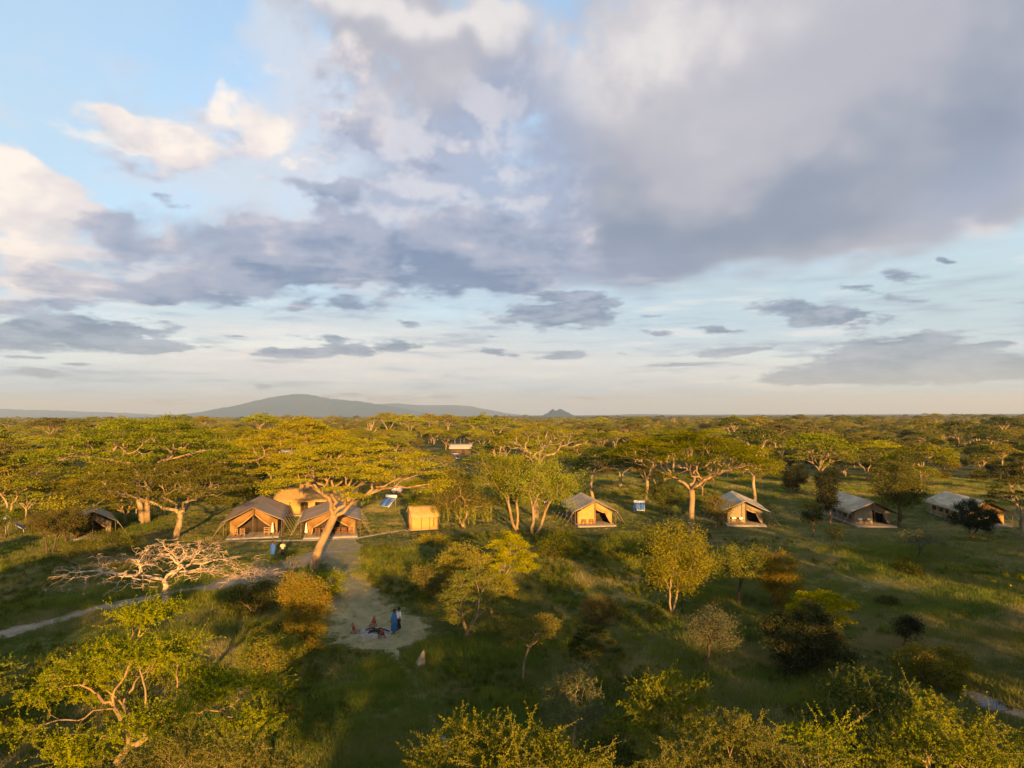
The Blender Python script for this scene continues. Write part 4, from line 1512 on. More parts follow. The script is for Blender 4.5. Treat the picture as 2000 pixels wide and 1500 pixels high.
def camp_table(loc, rz, label):
    r = empty('camp_table', loc, rz)
    tag(r, label, 'table')
    Acc().box(0, 0, .62, .6, .6, .04).obj('tabletop', M['wood'], r, bevel=.008)
    for x in (-.25, .25):
        for y in (-.25, .25):
            Acc().bar((x, y, 0), (x, y, .6), .045).obj('leg', M['wood'], r)


def local(root, x, y, z=.22):
    c, s = math.cos(root.rotation_euler.z), math.sin(root.rotation_euler.z)
    return (root.location.x + c * x - s * y, root.location.y + s * x + c * y, root.location.z + z)


def wood_chair(loc, rz, label, group, mat='wood_pale', w=.62, h=1.12):
    r = empty('wooden_chair', loc, rz)
    tag(r, label, 'chair', group)
    Acc().box(0, 0, .45, w, .52, .05).obj('seat', M[mat], r, bevel=.01)
    for s in (-1, 1):
        Acc().bar((s * w * .46, -.23, 0), (s * w * .46, -.23, .45), .06).obj('leg', M[mat], r)
        Acc().bar((s * w * .46, .24, 0), (s * w * .46, .30, h), .06).obj('leg', M[mat], r)
    for k in range(3):
        z = .6 + k * (h - .64) / 2.4
        Acc().box(0, .27, z, w * .9, .035, .09).obj('slat', M[mat], r)
    return r


gc = 'white canvas chairs on tent porches'
for (T, nm, xs) in ((T7, 'tan tent with the orange thorn tree', (-1.7, -.55)), (T8, 'pale tent with the white annex', (-1.9, -.6)), (T9, 'rightmost tent', (-1.0, -.1))):
    for k, x in enumerate(xs):
        director_chair(local(T, x, -.75), T.rotation_euler.z + (.25 if k else -.2), '%s white canvas chair on the porch of the %s' % (('left', 'right')[k], nm), gc)
    camp_table(local(T, (xs[0] + xs[1]) / 2, -.5), T.rotation_euler.z, 'small wooden table between the white chairs of the %s' % nm)
wood_chair(local(T6, -1.75, -.7), T6.rotation_euler.z - .1, 'dark wooden chair, left of two before the golden sunlit tent front', 'chairs before the golden tent front', 'wood', h=.8)
wood_chair(local(T6, -.55, -.7), T6.rotation_euler.z + .2, 'dark wooden chair, right of two before the golden sunlit tent front', 'chairs before the golden tent front', 'wood', h=.8)
gm = 'wooden chairs in the mess tents'
for k, (x, y) in enumerate(((-2.15, -.1), (-1.35, -.1), (1.75, .1), (2.4, .1))):
    wood_chair(local(T1, x, y), T1.rotation_euler.z + (.1 if k % 2 else -.1) + math.pi, '%s pale wooden chair in the open front of the left mess tent' % ('far left', 'second from left', 'second from right', 'far right')[k], gm, h=1.25)
for k, (x, y) in enumerate(((-1.6, .4), (-.7, .9), (.9, .5), (1.7, .3), (2.5, .4))):
    wood_chair(local(T2, x, y), T2.rotation_euler.z + math.pi + .2 * (k - 2), '%s red brown chair in the open front of the right mess tent' % ('leftmost', 'second', 'third', 'fourth', 'rightmost')[k], gm, 'wood')
r_ = empty('dining_table', local(T2, .2, 2.2), T2.rotation_euler.z)
tag(r_, 'long wooden dining table inside the right mess tent', 'table')
Acc().box(0, 0, .75, 3.6, .9, .06).obj('tabletop', M['wood'], r_, bevel=.01)
for x in (-1.6, 1.6):
    for y in (-.35, .35):
        Acc().bar((x, y, 0), (x, y, .72), .08).obj('leg', M['wood'], r_)


def closed_parasol(px, py, label, h=2.1, mat='cloth_pink'):
    p = on(px, py)
    r = empty('closed_parasol', (p.x, p.y, float(gh(p.x, p.y)) + .02))
    tag(r, label, 'parasol', 'folded parasols before the mess tents')
    Acc().tube([(0, 0, 0), (0, 0, h)], .025, 6).obj('pole', M['pole'], r)
    Acc().tube([(0, 0, .75), (0, 0, .85), (0, 0, 1.5), (0, 0, h - .1), (0, 0, h)], np.array([.20, .24, .16, .07, .03]), 8).obj('canopy', M[mat], r, smooth=True)
    Acc().tube([(0, 0, 0), (0, 0, .06)], .28, 8).obj('base', M['deck'], r)


closed_parasol(532, 1051, 'folded pale pink parasol at the right corner of the left mess tent')
closed_parasol(598, 1052, 'folded pale pink parasol at the left corner of the right mess tent')


def cone_chair(px, py, rz, label):
    """low chair with a narrow pointed back"""
    p = on(px, py)
    r = empty('low_chair', (p.x, p.y, float(gh(p.x, p.y)) + .03), rz)
    r.scale = (.82,) * 3
    tag(r, label, 'chair', 'low red chairs round the fire place')
    a = Acc()
    poly(a, [(-.24, .10, .28), (.24, .10, .28), (.15, .22, .62), (.055, .30, .92), (-.055, .30, .92), (-.15, .22, .62)])
    solid(a.obj('backrest', M['red'], r), .04)
    Acc().box(0, -.12, .27, .5, .46, .05).obj('seat', M['red'], r, bevel=.01)
    for s in (-1, 1):
        Acc().bar((s * .2, .12, .3), (s * .31, .26, 0), .06).obj('leg', M['red'], r)
        Acc().bar((s * .2, -.28, .26), (s * .31, -.38, 0), .06).obj('leg', M['red'], r)


cone_chair(693, 1237, math.radians(70), 'low red pointed chair left of the fire place')
cone_chair(729, 1224, math.radians(-10), 'low red pointed chair behind the fire place')
cone_chair(746, 1247, math.radians(200), 'low red pointed chair in front of the fire place')


def fireplace():
    p = on(733, 1237)
    z = float(gh(p.x, p.y))
    r = empty('fire_place', (p.x, p.y, z + .02))
    tag(r, 'round patch of grey ash with charred logs between the red chairs', 'fire place')
    th = np.linspace(0, 2 * math.pi, 24, endpoint=False)
    rr = rng_(5)
    rad = 1.35 + rr.normal(0, .1, 24)
    ctr = [(0, 0, .09)]
    ring1 = np.stack([np.cos(th) * rad * .55, np.sin(th) * rad * .55, np.full(24, .07)], 1)
    ring2 = np.stack([np.cos(th) * rad, np.sin(th) * rad, np.full(24, .022)], 1)
    a = Acc()
    V = np.concatenate([ctr, ring1, ring2])
    q = [(0, 1 + i, 1 + (i + 1) % 24, 1 + (i + 1) % 24) for i in range(24)] + [(1 + i, 25 + i, 25 + (i + 1) % 24, 1 + (i + 1) % 24) for i in range(24)]
    a.add(V, q).obj('ash', M['ash'], r, smooth=True)
    for k in range(7):
        an = rr.uniform(0, 6.28); l = rr.uniform(.3, .7)
        c = rr.normal(.2, .22, 2)
        d = np.array((math.cos(an), math.sin(an)))
        A, B = c - d * l, c + d * l
        Acc().tube([(A[0], A[1], .12), (c[0], c[1], .2 + .03 * k), (B[0], B[1], .13)], np.array([.05, .07, .045]), 6).obj('log', M['char'], r, smooth=True)
    NO_GRASS.append((p.x, p.y, 1.5))


fireplace()


def termite_mound():
    p = on(818, 1304)
    rr = rng_(9)
    a = Acc()
    r = empty('old_stump', (p.x, p.y, float(gh(p.x, p.y)) - .05), .3)
    tag(r, 'pale pointed weathered stump leaning beside the footpath', 'stump')
    k = 9
    z = np.linspace(0, 1.35, k)
    r.scale = (.8,) * 3
    rings = []
    for i in range(k):
        th = np.linspace(0, 6.283, 12, endpoint=False)
        rad = (.42 * (1 - z[i] / 1.42) ** .8 + .05) * (1 + .18 * np.sin(th * 3 + 1) + rr.normal(0, .06, 12))
        rings.append(np.stack([np.cos(th) * rad + z[i] * .28, np.sin(th) * rad * .8, np.full(12, z[i])], 1))
    rings.append(rings[-1] * .02 + (rings[-1].mean(0) + (0, 0, .05)) * .98)
    k += 1
    V = np.concatenate(rings)
    i = np.arange(k - 1)[:, None] * 12; j = np.arange(12)[None]
    a.add(V, np.stack([i + j, i + (j + 1) % 12, i + 12 + (j + 1) % 12, i + 12 + j], -1).reshape(-1, 4)).obj('stump', M['stone'], r, smooth=True)


termite_mound()


def puddle():
    p = on(1945, 1381)
    th = np.linspace(0, 6.283, 28, endpoint=False)
    rad = 1 + .22 * np.sin(2 * th + .5) + .12 * np.sin(5 * th)
    z = float(gh(p.x, p.y)) + .06
    m_, t = new_mat('puddle water')
    b = t.node('ShaderNodeBsdfPrincipled')
    b.inputs['Base Color'].default_value = (.02, .025, .02, 1)
    b.inputs['Roughness'].default_value = .06
    n = t.noise(t.node('ShaderNodeTexCoord').outputs['Object'], 6, 2)
    bn = t.node('ShaderNodeBump'); bn.inputs['Strength'].default_value = .08
    t.put(bn.inputs['Height'], n); t.l.new(bn.outputs[0], b.inputs['Normal'])
    finish(t, b.outputs[0])
    V = np.concatenate([[(p.x, p.y, z)], np.stack([p.x + 1.0 * np.cos(th) * rad, p.y + .75 * np.sin(th) * rad, np.full(28, z)], 1)])
    o = Acc().add(V, [(0, 1 + i, 1 + (i + 1) % 28, 1 + (i + 1) % 28) for i in range(28)]).obj('puddle', m_)
    tag(o, kind='structure')
    NO_GRASS.append((p.x, p.y, 1.1))


puddle()


def lamp_post():
    p = on(1308, 1003)
    r = empty('lantern_post', (p.x, p.y, float(gh(p.x, p.y))))
    tag(r, 'slim post with a small white lantern before the dark bush', 'lantern')
    Acc().tube([(0, 0, 0), (0, 0, 1.6)], .035, 6).obj('post', M['pole'], r)
    Acc().tube([(0, 0, 1.62), (0, 0, 1.66), (0, 0, 1.86), (0, 0, 1.9)], np.array([.08, .14, .14, .05]), 8).obj('lantern', M['tank'], r, smooth=True)


lamp_post()
r_ = empty('white_board', on(1070, 985))
tag(r_, 'low white bench behind the golden tree, left of the golden fronted tent', 'bench')
Acc().box(0, 0, .45, 1.5, .4, .06).obj('seat', M['cloth_white'], r_)
for x in (-.6, .6):
    Acc().box(x, 0, .21, .08, .35, .42).obj('leg', M['cloth_white'], r_)
r_.name = 'bench'


# ---- people
def skin_mesh(name, verts, edges, radii, mat, parent, root_i=0, sub=2):
    me = bpy.data.meshes.new(name)
    me.from_pydata(verts, edges, [])
    me.materials.append(mat)
    o = bpy.data.objects.new(name, me)
    COL.objects.link(o)
    o.parent = parent
    sk = o.modifiers.new('skin', 'SKIN')
    sk.use_smooth_shade = True
    if not me.skin_vertices:
        bpy.context.view_layer.objects.active = o
    lay = me.skin_vertices[0].data
    for i, r in enumerate(radii):
        lay[i].radius = (r, r) if not isinstance(r, tuple) else r
        lay[i].use_root = (i == root_i)
    s = o.modifiers.new('smooth', 'SUBSURF')
    s.levels = s.render_levels = sub
    return o


def loft(rings, mat, name, parent, n=16, fold=0.0, seed=0):
    """cloth round the body: rings of (x, y, z, rx, ry)"""
    rr = rng_(seed)
    ph = rr.uniform(0, 6.28, 3)
    V = []
    for k, (x, y, z, rx, ry) in enumerate(rings):
        th = np.linspace(0, 6.283, n, endpoint=False)
        f = 1 + fold * (k / len(rings)) * (np.sin(5 * th + ph[0]) + .6 * np.sin(8 * th + ph[1]))
        V.append(np.stack([x + np.cos(th) * rx * f, y + np.sin(th) * ry * f, np.full(n, z)], 1))
    i = np.arange(len(rings) - 1)[:, None] * n; j = np.arange(n)[None]
    a = Acc().add(np.concatenate(V), np.stack([i + j, i + n + j, i + n + (j + 1) % n, i + (j + 1) % n], -1).reshape(-1, 4))
    return solid(a.obj(name, mat, parent, smooth=True), .012)


def person(label, px, py, rz, h, outfit, stride=.12, arm=(.1, -.08), cloth='blue', lean=0.0):
    p = on(px, py)
    r = empty('person', (p.x, p.y, float(gh(p.x, p.y)) + .03), rz)
    tag(r, label, 'person')
    k = h / 1.78
    V, E, R = [], [], []

    def vert(x, y, z, rad, link=None):
        V.append((x * k, y * k, z * k)); R.append(rad * k)
        if link is not None:
            E.append((link, len(V) - 1))
        return len(V) - 1
    pel = vert(0, 0, .96, .135)
    wst = vert(0, lean * .3, 1.12, .12, pel)
    ch = vert(0, lean * .7, 1.34, .145, wst)
    nk = vert(0, lean, 1.50, .06, ch)
    hd = vert(0, lean - .01, 1.60, .082, nk)
    hd2 = vert(0, lean, 1.70, .088, hd)
    vert(0, lean, 1.765, .05, hd2)
    vert(0, lean - .105, 1.63, .016, hd)              # nose, facing -y
    for s in (-1, 1):
        vert(s * .098, lean + .01, 1.64, .016, hd)     # ears
        hip = vert(s * .10, 0, .88, .095, pel)
        kn = vert(s * .11, -stride * s * .5 - .02, .50, .058, hip)
        an = vert(s * .11, -stride * s, .09, .038, kn)
        vert(s * .12, -stride * s - .15, .035, .036, an)
        sh = vert(s * .20, lean * .9, 1.42, .06, ch)
        el = vert(s * .27, lean * .7 + arm[0] * s, 1.14, .042, sh)
        wr = vert(s * .27, lean * .5 + arm[1] * 1.0 - .08, .90, .028, el)
        pm = vert(s * .27, lean * .5 + arm[1] - .10, .84, .034, wr)
        for f in range(4):                            # fingers
            f1 = vert(s * (.27 + .002), lean * .5 + arm[1] - .13 + f * .022, .785 - .004 * (f in (1, 2)), .0095, pm)
            vert(s * .262, lean * .5 + arm[1] - .135 + f * .022, .745 + .012 * (f in (0, 3)), .0085, f1)
        t1 = vert(s * .258, lean * .5 + arm[1] - .145, .82, .010, pm)
        vert(s * .252, lean * .5 + arm[1] - .165, .79, .009, t1)
    skin_mesh('body', V, E, R, M['skin'], r)
    # short hair
    th = np.linspace(0, 6.283, 14, endpoint=False)
    rows = []
    for zz, rad in ((1.66, .098), (1.70, .102), (1.745, .092), (1.78, .066), (1.80, .02)):
        rows.append(np.stack([np.cos(th) * rad * k, (lean + .012 + np.sin(th) * rad * 1.05) * k, np.full(14, zz * k)], 1))
    i = np.arange(4)[:, None] * 14; j = np.arange(14)[None]
    Acc().add(np.concatenate(rows), np.stack([i + j, i + (j + 1) % 14, i + 14 + (j + 1) % 14, i + 14 + j], -1).reshape(-1, 4)).obj('hair', M['hair'], r, smooth=True)
    if outfit == 'robe':
        loft([(0, lean * k, 1.475 * k, .09 * k, .08 * k), (0, lean * k * .9, 1.44 * k, .20 * k, .11 * k), (0, lean * .7 * k, 1.34 * k, .29 * k, .165 * k), (0, lean * .4 * k, 1.1 * k, .315 * k, .19 * k), (0, 0, .85 * k, .31 * k, .21 * k),
              (0, 0, .6 * k, .27 * k, .22 * k), (0, 0, .36 * k, .26 * k, .23 * k), (0, 0, .22 * k, .27 * k, .24 * k)], M[cloth], 'robe', r, 20, .05, len(label))
    else:
        loft([(0, lean * k, 1.48 * k, .085 * k, .08 * k), (0, lean * k * .9, 1.44 * k, .19 * k, .11 * k), (0, lean * .7 * k, 1.32 * k, .205 * k, .165 * k), (0, lean * .3 * k, 1.1 * k, .175 * k, .15 * k), (0, 0, .94 * k, .185 * k, .16 * k), (0, 0, .88 * k, .19 * k, .165 * k)],
             M[cloth], 'shirt', r, 18, .03, len(label))
        for s in (-1, 1):
            A, B = np.array((s * .20, lean * .9, 1.43)), np.array((s * .27, lean * .7 + arm[0] * s, 1.14))
            tt = np.linspace(0, 1.02, 4)[:, None]
            Acc().tube((A + (B - A) * tt) * k, np.array([.078, .072, .066, .064]) * k, 8, cap=False).obj('sleeve', M[cloth], r, smooth=True)
            loft([(s * .07 * k, 0, .95 * k, .115 * k, .15 * k), (s * .10 * k, 0, .82 * k, .115 * k, .135 * k), (s * .11 * k, (-stride * s * .5 - .02) * k, .5 * k, .085 * k, .09 * k), (s * .11 * k, -stride * s * .98 * k, .11 * k, .075 * k, .085 * k)],
                 M['trousers'], 'trouser_leg', r, 12, .03, 3)
    return r


person('person in a long blue robe walking on the lawn before the mess tents', 533, 1088, math.radians(160), 1.86, 'robe', cloth='blue')
person('person in beige shirt and dark trousers walking right of the blue robe', 552, 1087, math.radians(200), 1.74, 'shirt', cloth='shirt', stride=.2)
person('person in a long deep blue robe standing right of the fire place', 770, 1238, math.radians(-60), 1.84, 'robe', cloth='blue2')
person('person in white shirt and dark trousers behind the one in deep blue', 779, 1232, math.radians(-75), 1.76, 'shirt', cloth='shirt_white')

# ------------------------------------------------------------------ trees one can point at
def zpx(py, y):
    return CAM_H + (811 - py) * y / F_PX


def acacia(label, base, x0, x1, ytop, ybot, yfork, seed, tr=.38, leanpx=0, **kw):
    """flat topped tree: foot pixel, crown's left, right, top and lower edge, height of its fork"""
    b = on(*base)
    D = b.y
    R = (x1 - x0) / 2 * D / F_PX
    ox = ((x0 + x1) / 2 - base[0]) * D / F_PX
    H = zpx(ytop, D + .45 * R)
    rim = zpx(ybot, D - .75 * R)
    rim = min(rim, H - .8)
    fork = zpx(yfork, D)
    name = kw.pop('name', 'umbrella_acacia')
    return umbrella(name, label, b, R, H, rim, fork, tr, seed, off=(ox, 0), lean=(leanpx * D / F_PX, 0), **kw)


def shrub(label, base, x0, x1, ytop, ybot, seed, **kw):
    b = on(*base)
    D = b.y
    R = (x1 - x0) / 2 * D / F_PX
    ox = ((x0 + x1) / 2 - base[0]) * D / F_PX
    z1 = zpx(ytop, D + .3 * R)
    z0 = max(0.05, zpx(ybot, D - .5 * R)) if ybot < base[1] + 40 else -1.8
    name = kw.pop('name', 'thorn_shrub')
    return bush(name, label, b, R, z0, z1, seed, off=(ox, 0), **kw)


# big acacias of the camp
acacia('very broad flat topped acacia behind the left mess tent, highest crown at left', (283, 1024), 100, 478, 826, 905, 925, 101, tr=.40, trunks=2, n=150, leaves=165, splits=2, L=.36, W=.12, wig=.06)
acacia('broad acacia with pale forked limbs and dark trunk foot, left of the mess tents', (345, 1052), 158, 500, 900, 975, 1002, 102, tr=.42, leanpx=6, n=130, leaves=165, L=.32, W=.10, wig=.08, hang=5)
acacia('leaning flat topped acacia whose bright trunk crosses the right mess tent', (612, 1112), 512, 842, 866, 952, 1003, 103, tr=.46, leanpx=40, n=150, leaves=210, L=.28, W=.085, wig=.07, leaf='acacia_gold', bark='bark_warm', hang=0)
acacia('tall golden acacia on two straight trunks before the crossways tent', (594, 1003), 448, 738, 832, 912, 945, 104, tr=.42, trunks=2, n=140, leaves=170, L=.34, W=.12, leaf='acacia_gold', bark='bark_warm')
acacia('wide dark topped acacia with bright spreading limbs, right of the golden fronted tent', (1352, 1042), 1188, 1522, 852, 906, 955, 105, tr=.42, n=130, leaves=125, L=.32, W=.10, wig=.07, bark='bark_warm', flat=.75)
acacia('tall sparse acacia with bare twisting pale limbs behind the golden trees', (1046, 1012), 955, 1168, 832, 866, 910, 106, tr=.40, n=70, leaves=60, L=.30, W=.10, wig=.11, bare=.35, frac=.55, limbs=5)
acacia('acacia with straight reddish trunk behind the golden fronted tent', (1157, 978), 1105, 1262, 878, 918, 925, 107, tr=.32, n=70, leaves=110, L=.34, W=.11, leaf='acacia_dark')
acacia('slim trunked tree behind the tan tent with the orange thorn tree', (1473, 985), 1415, 1535, 876, 925, 930, 108, tr=.30, n=60, leaves=110, L=.34, W=.11, leaf='acacia_gold')
acacia('pale forked acacia behind the dark round shrubs, right of centre', (1604, 962), 1545, 1668, 868, 905, 925, 109, tr=.32, n=60, leaves=120, L=.36, W=.12, leaf='acacia', bark='bark_warm')
acacia('spreading acacia cut by the right edge of the photo beside the last tent', (1998, 1048), 1925, 2080, 905, 985, 1010, 110, tr=.30, n=80, leaves=130, L=.28, W=.09, leaf='acacia_dark')
acacia('low green acacia at the left edge above the grey path', (55, 1012), -10, 122, 930, 985, 990, 111, tr=.24, n=70, leaves=150, L=.28, W=.09)
acacia('small bright barked acacia showing through under the broad left crown', (245, 1024), 212, 270, 962, 1000, 1008, 112, tr=.26, n=36, leaves=110, L=.26, W=.08, leaf='olive')

# golden trees by the lawn
for args in (('golden yellow tree on twin trunks, left one of the pair beside the lawn', (1010, 1037), 926, 1062, 876, 975, 113, 2),
             ('golden yellow tree behind its twin, right one of the pair, nearest the golden tent', (1043, 1046), 985, 1145, 900, 985, 114, 2)):
    lb, base, x0, x1, yt, yb, sd, st = args
    b = on(*base); D = b.y; k = D / F_PX
    bush('fever_tree', lb, b, (x1 - x0) / 2 * k, zpx(yb, D), zpx(yt, D + 2), sd, leaf='acacia_gold', bark='bark_warm', n=120, leaves=120, L=.24, W=.08, stems=st, off=(((x0 + x1) / 2 - base[0]) * k, 0), cat='tree', pflat=.7, trunk_r=.24, shell=.35, wig=.035)
b = on(905, 1030)
bush('weeping_tree', 'weeping golden tree trailing its twigs beside the small orange tent', b, 5.3, 1.7, 6.9, 115, leaf='olive', bark='bark_warm', n=90, leaves=110, L=.26, W=.07, stems=2, off=(-.6, 0), cat='tree', pflat=.8, trunk_r=.2, shell=.4, up=-.5)


def drapes(parent_label, base, cx, R, z0, z1, n, seed):
    """hanging twig curtains"""
    rr = rng_(seed)
    lv = Acc()
    for _ in range(n):
        a = rr.uniform(0, 6.28); q = R * math.sqrt(rr.uniform(.2, 1))
        k = 70
        ln = rr.uniform(.5, 1) * (z1 - z0)
        z = rr.uniform(0, 1, k)
        pos = np.stack([cx + math.cos(a) * q + rr.normal(0, .14, k) * (1 - z * .6), math.sin(a) * q + rr.normal(0, .14, k) * (1 - z * .6), z1 - z * ln], 1)
        ax = unit(rr.normal(0, .3, (k, 3)) + (0, 0, -1))
        lv.add(*quads_from(pos, ax, unit(np.cross(ax, rr.normal(0, 1, (k, 3)))), rr.uniform(.22, .42, k), rr.uniform(.04, .07, k)))
    for o in bpy.data.objects:
        if o.get('label') == parent_label:
            lv.obj('hanging_twigs', M['acacia_gold'], o)


drapes('weeping golden tree trailing its twigs beside the small orange tent', b, -.4, 4.6, .4, 3.4, 46, 5)

# mid-distance small trees and shrubs: label, foot, crown x0 x1 ytop ybot, seed, options
U, S = acacia, shrub
small = dict(n=60, leaves=120, L=.17, W=.055)
U('main flat layered acacia beside the sandy clearing, trunk forked low', (912, 1247), 828, 1012, 1108, 1212, 1228, 121, tr=.13, trunks=1, n=95, leaves=170, L=.15, W=.045, leaf='olive', power=1.6, pflat=.45, name='umbrella_thorn')
S('bright yellow upright shrub behind the layered acacia of the clearing', (895, 1170), 846, 956, 1062, 1140, 122, leaf='acacia_gold', n=70, leaves=130, L=.20, W=.065, stems=3, up=.6)
U('pale gold feathery tree crown right behind the layered acacia', (985, 1165), 938, 1056, 1040, 1112, 1125, 123, tr=.13, n=80, leaves=170, L=.17, W=.05, leaf='acacia_gold', power=1.5, pflat=.5, name='umbrella_thorn')
U('middle green gold layer of trees between the clearing and the lawn', (960, 1205), 900, 1020, 1110, 1165, 1180, 124, tr=.12, n=60, leaves=150, L=.16, W=.05, leaf='olive', power=1.6, pflat=.45, name='umbrella_thorn')
S('brownish thorn shrub at the left foot of the layered acacia', (840, 1165), 806, 872, 1095, 1160, 125, leaf='olive', n=40, leaves=110, L=.17, W=.05)
U('small leaning tree with bare white fork right of the stump', (1018, 1335), 978, 1108, 1196, 1246, 1256, 126, tr=.075, leanpx=16, n=50, leaves=150, L=.13, W=.04, leaf='olive', power=1.4, pflat=.5, wig=.07, name='leaning_thorn')
U('dark grey green umbrella tree right of the small leaning tree', (1138, 1302), 1106, 1202, 1218, 1275, 1278, 127, tr=.09, n=55, leaves=140, L=.13, W=.045, leaf='acacia_dark', bark='bark_dark', power=1.6, pflat=.5, name='umbrella_thorn')
S('tall golden feathery tree standing alone in the middle of the grass', (1310, 1202), 1256, 1390, 1018, 1172, 128, leaf='acacia_gold', bark='bark', n=110, leaves=150, L=.20, W=.05, stems=2, cat='tree', name='feathery_thorn', up=.5, trunk_r=.10, pflat=.9, wig=.035)
S('golden round crowned tree with dark bent trunk, left of the orange shrub', (1442, 1180), 1390, 1505, 1068, 1142, 129, leaf='acacia_gold', n=75, leaves=130, L=.17, W=.05, stems=1, cat='tree', name='thorn_tree', trunk_r=.13)
S('rusty orange shrub touching the golden round crowned tree', (1515, 1188), 1484, 1560, 1080, 1180, 130, leaf='rust', n=70, leaves=130, L=.18, W=.05, stems=5)
S('small orange shrub in tall grass near the middle of the meadow', (1168, 1222), 1134, 1206, 1158, 1222, 131, leaf='rust', n=40, leaves=110, L=.15, W=.05, stems=5)
S('silvery grey green tree with thin dark trunk in the meadow', (1378, 1302), 1340, 1446, 1184, 1272, 132, leaf='grey', bark='bark_dark', n=70, leaves=120, L=.13, W=.035, stems=1, cat='tree', name='thorn_tree', trunk_r=.09, shell=.4)
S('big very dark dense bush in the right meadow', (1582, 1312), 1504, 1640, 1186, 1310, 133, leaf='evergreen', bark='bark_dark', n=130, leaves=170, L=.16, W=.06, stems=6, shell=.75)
U('pale yellow crown spreading right above the big very dark bush', (1620, 1285), 1536, 1678, 1156, 1212, 1235, 134, tr=.12, n=70, leaves=140, L=.17, W=.045, leaf='acacia_gold', power=1.6, pflat=.5, name='umbrella_thorn')
S('small dark upright tree alone on the right grass', (1764, 1268), 1752, 1798, 1202, 1252, 135, leaf='evergreen', bark='bark_dark', n=26, leaves=110, L=.14, W=.05, stems=1, cat='tree', name='young_tree', trunk_r=.07)
S('round rusty brown bush beside the sandy track at right', (1822, 1345), 1760, 1882, 1260, 1345, 136, leaf='rust', bark='bark_dark', n=100, leaves=150, L=.12, W=.05, stems=6, shell=.75)
S('grey green small tree on the grass before the pale annex tent', (1793, 1097), 1762, 1836, 1036, 1070, 137, leaf='grey', bark='bark_dark', n=40, leaves=110, L=.20, W=.07, stems=1, cat='tree', name='thorn_tree', trunk_r=.09)
S('low dark bush on the right meadow below the grey green tree', (1772, 1122), 1742, 1808, 1092, 1122, 138, leaf='acacia_dark', n=26, leaves=100, L=.18, W=.06, stems=4)
S('small low dark bush on open grass left of the lone dark tree', (1732, 1182), 1714, 1752, 1162, 1182, 139, leaf='acacia_dark', n=20, leaves=80, L=.15, W=.05, stems=3)
S('flat dark low bush in the middle meadow under the golden fronted tent', (1184, 1130), 1160, 1208, 1114, 1130, 140, leaf='acacia_dark', n=20, leaves=90, L=.17, W=.06, stems=3)
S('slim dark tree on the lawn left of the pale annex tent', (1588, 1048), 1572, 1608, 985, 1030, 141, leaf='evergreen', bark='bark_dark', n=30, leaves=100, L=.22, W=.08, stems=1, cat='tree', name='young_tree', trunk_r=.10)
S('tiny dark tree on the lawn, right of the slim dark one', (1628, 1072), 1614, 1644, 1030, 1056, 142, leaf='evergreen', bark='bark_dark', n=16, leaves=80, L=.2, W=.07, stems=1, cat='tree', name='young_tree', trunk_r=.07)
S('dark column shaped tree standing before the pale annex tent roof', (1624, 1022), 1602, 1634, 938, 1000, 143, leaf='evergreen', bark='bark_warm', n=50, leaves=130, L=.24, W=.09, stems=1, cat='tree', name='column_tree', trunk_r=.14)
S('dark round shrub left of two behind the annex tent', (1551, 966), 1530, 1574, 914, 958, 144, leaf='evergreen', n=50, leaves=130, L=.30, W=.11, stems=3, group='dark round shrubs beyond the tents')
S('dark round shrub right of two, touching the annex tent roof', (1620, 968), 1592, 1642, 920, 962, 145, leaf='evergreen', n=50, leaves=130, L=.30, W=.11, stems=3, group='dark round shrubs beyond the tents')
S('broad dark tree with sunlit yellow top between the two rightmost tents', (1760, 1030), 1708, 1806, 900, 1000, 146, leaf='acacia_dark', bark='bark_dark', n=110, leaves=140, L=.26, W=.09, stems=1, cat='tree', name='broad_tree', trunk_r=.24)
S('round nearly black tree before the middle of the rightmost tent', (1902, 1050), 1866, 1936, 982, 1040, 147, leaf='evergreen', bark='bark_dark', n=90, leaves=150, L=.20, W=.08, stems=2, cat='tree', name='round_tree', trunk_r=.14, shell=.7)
S('slim orange lit thorn tree at the left corner of the tan tent', (1400, 1033), 1378, 1428, 962, 1022, 148, leaf='rust', bark='bark_warm', n=60, leaves=110, L=.20, W=.06, stems=2, cat='tree', name='thorn_tree', trunk_r=.10)
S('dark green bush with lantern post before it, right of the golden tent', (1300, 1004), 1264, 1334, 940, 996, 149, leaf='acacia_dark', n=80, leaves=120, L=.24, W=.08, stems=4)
S('dark small tree left of the shadowed tent', (97, 1080), 54, 152, 988, 1046, 150, leaf='olive', bark='bark_dark', n=80, leaves=140, L=.20, W=.06, stems=2, cat='tree', name='thorn_tree', trunk_r=.12)
S('dark small tree right before the shadowed tent at left', (150, 1054), 112, 176, 1000, 1042, 151, leaf='olive', bark='bark_dark', n=60, leaves=110, L=.20, W=.06, stems=2, cat='tree', name='thorn_tree', trunk_r=.12)
S('small yellow green shrub at the left edge beside the solar heater', (12, 1050), -20, 46, 995, 1030, 152, leaf='acacia', n=30, leaves=110, L=.2, W=.07)
U('low wide bush with flat green top on the dark lawn at left', (205, 1112), 130, 278, 1036, 1088, 1095, 153, tr=.10, n=80, leaves=150, L=.17, W=.05, leaf='acacia', power=1.4, pflat=.6, trunks=3, name='spreading_bush', cat='shrub')
S('tall orange glowing thorn shrub left of the sandy clearing', (585, 1275), 548, 636, 1078, 1350, 154, leaf='rust', bark='bark_warm', n=190, leaves=130, L=.16, W=.045, stems=6, shell=.3, trunk_r=.11, up=.5)
S('small green gold bush at the foot of the leaning acacia', (640, 1172), 612, 680, 1106, 1160, 155, leaf='acacia_gold', n=45, leaves=120, L=.16, W=.05, stems=4)
S('low scrubby orange and green thicket under the tall orange shrub', (528, 1312), 470, 590, 1235, 1310, 156, leaf='olive', bark='bark_warm', n=90, leaves=120, L=.13, W=.04, stems=6)
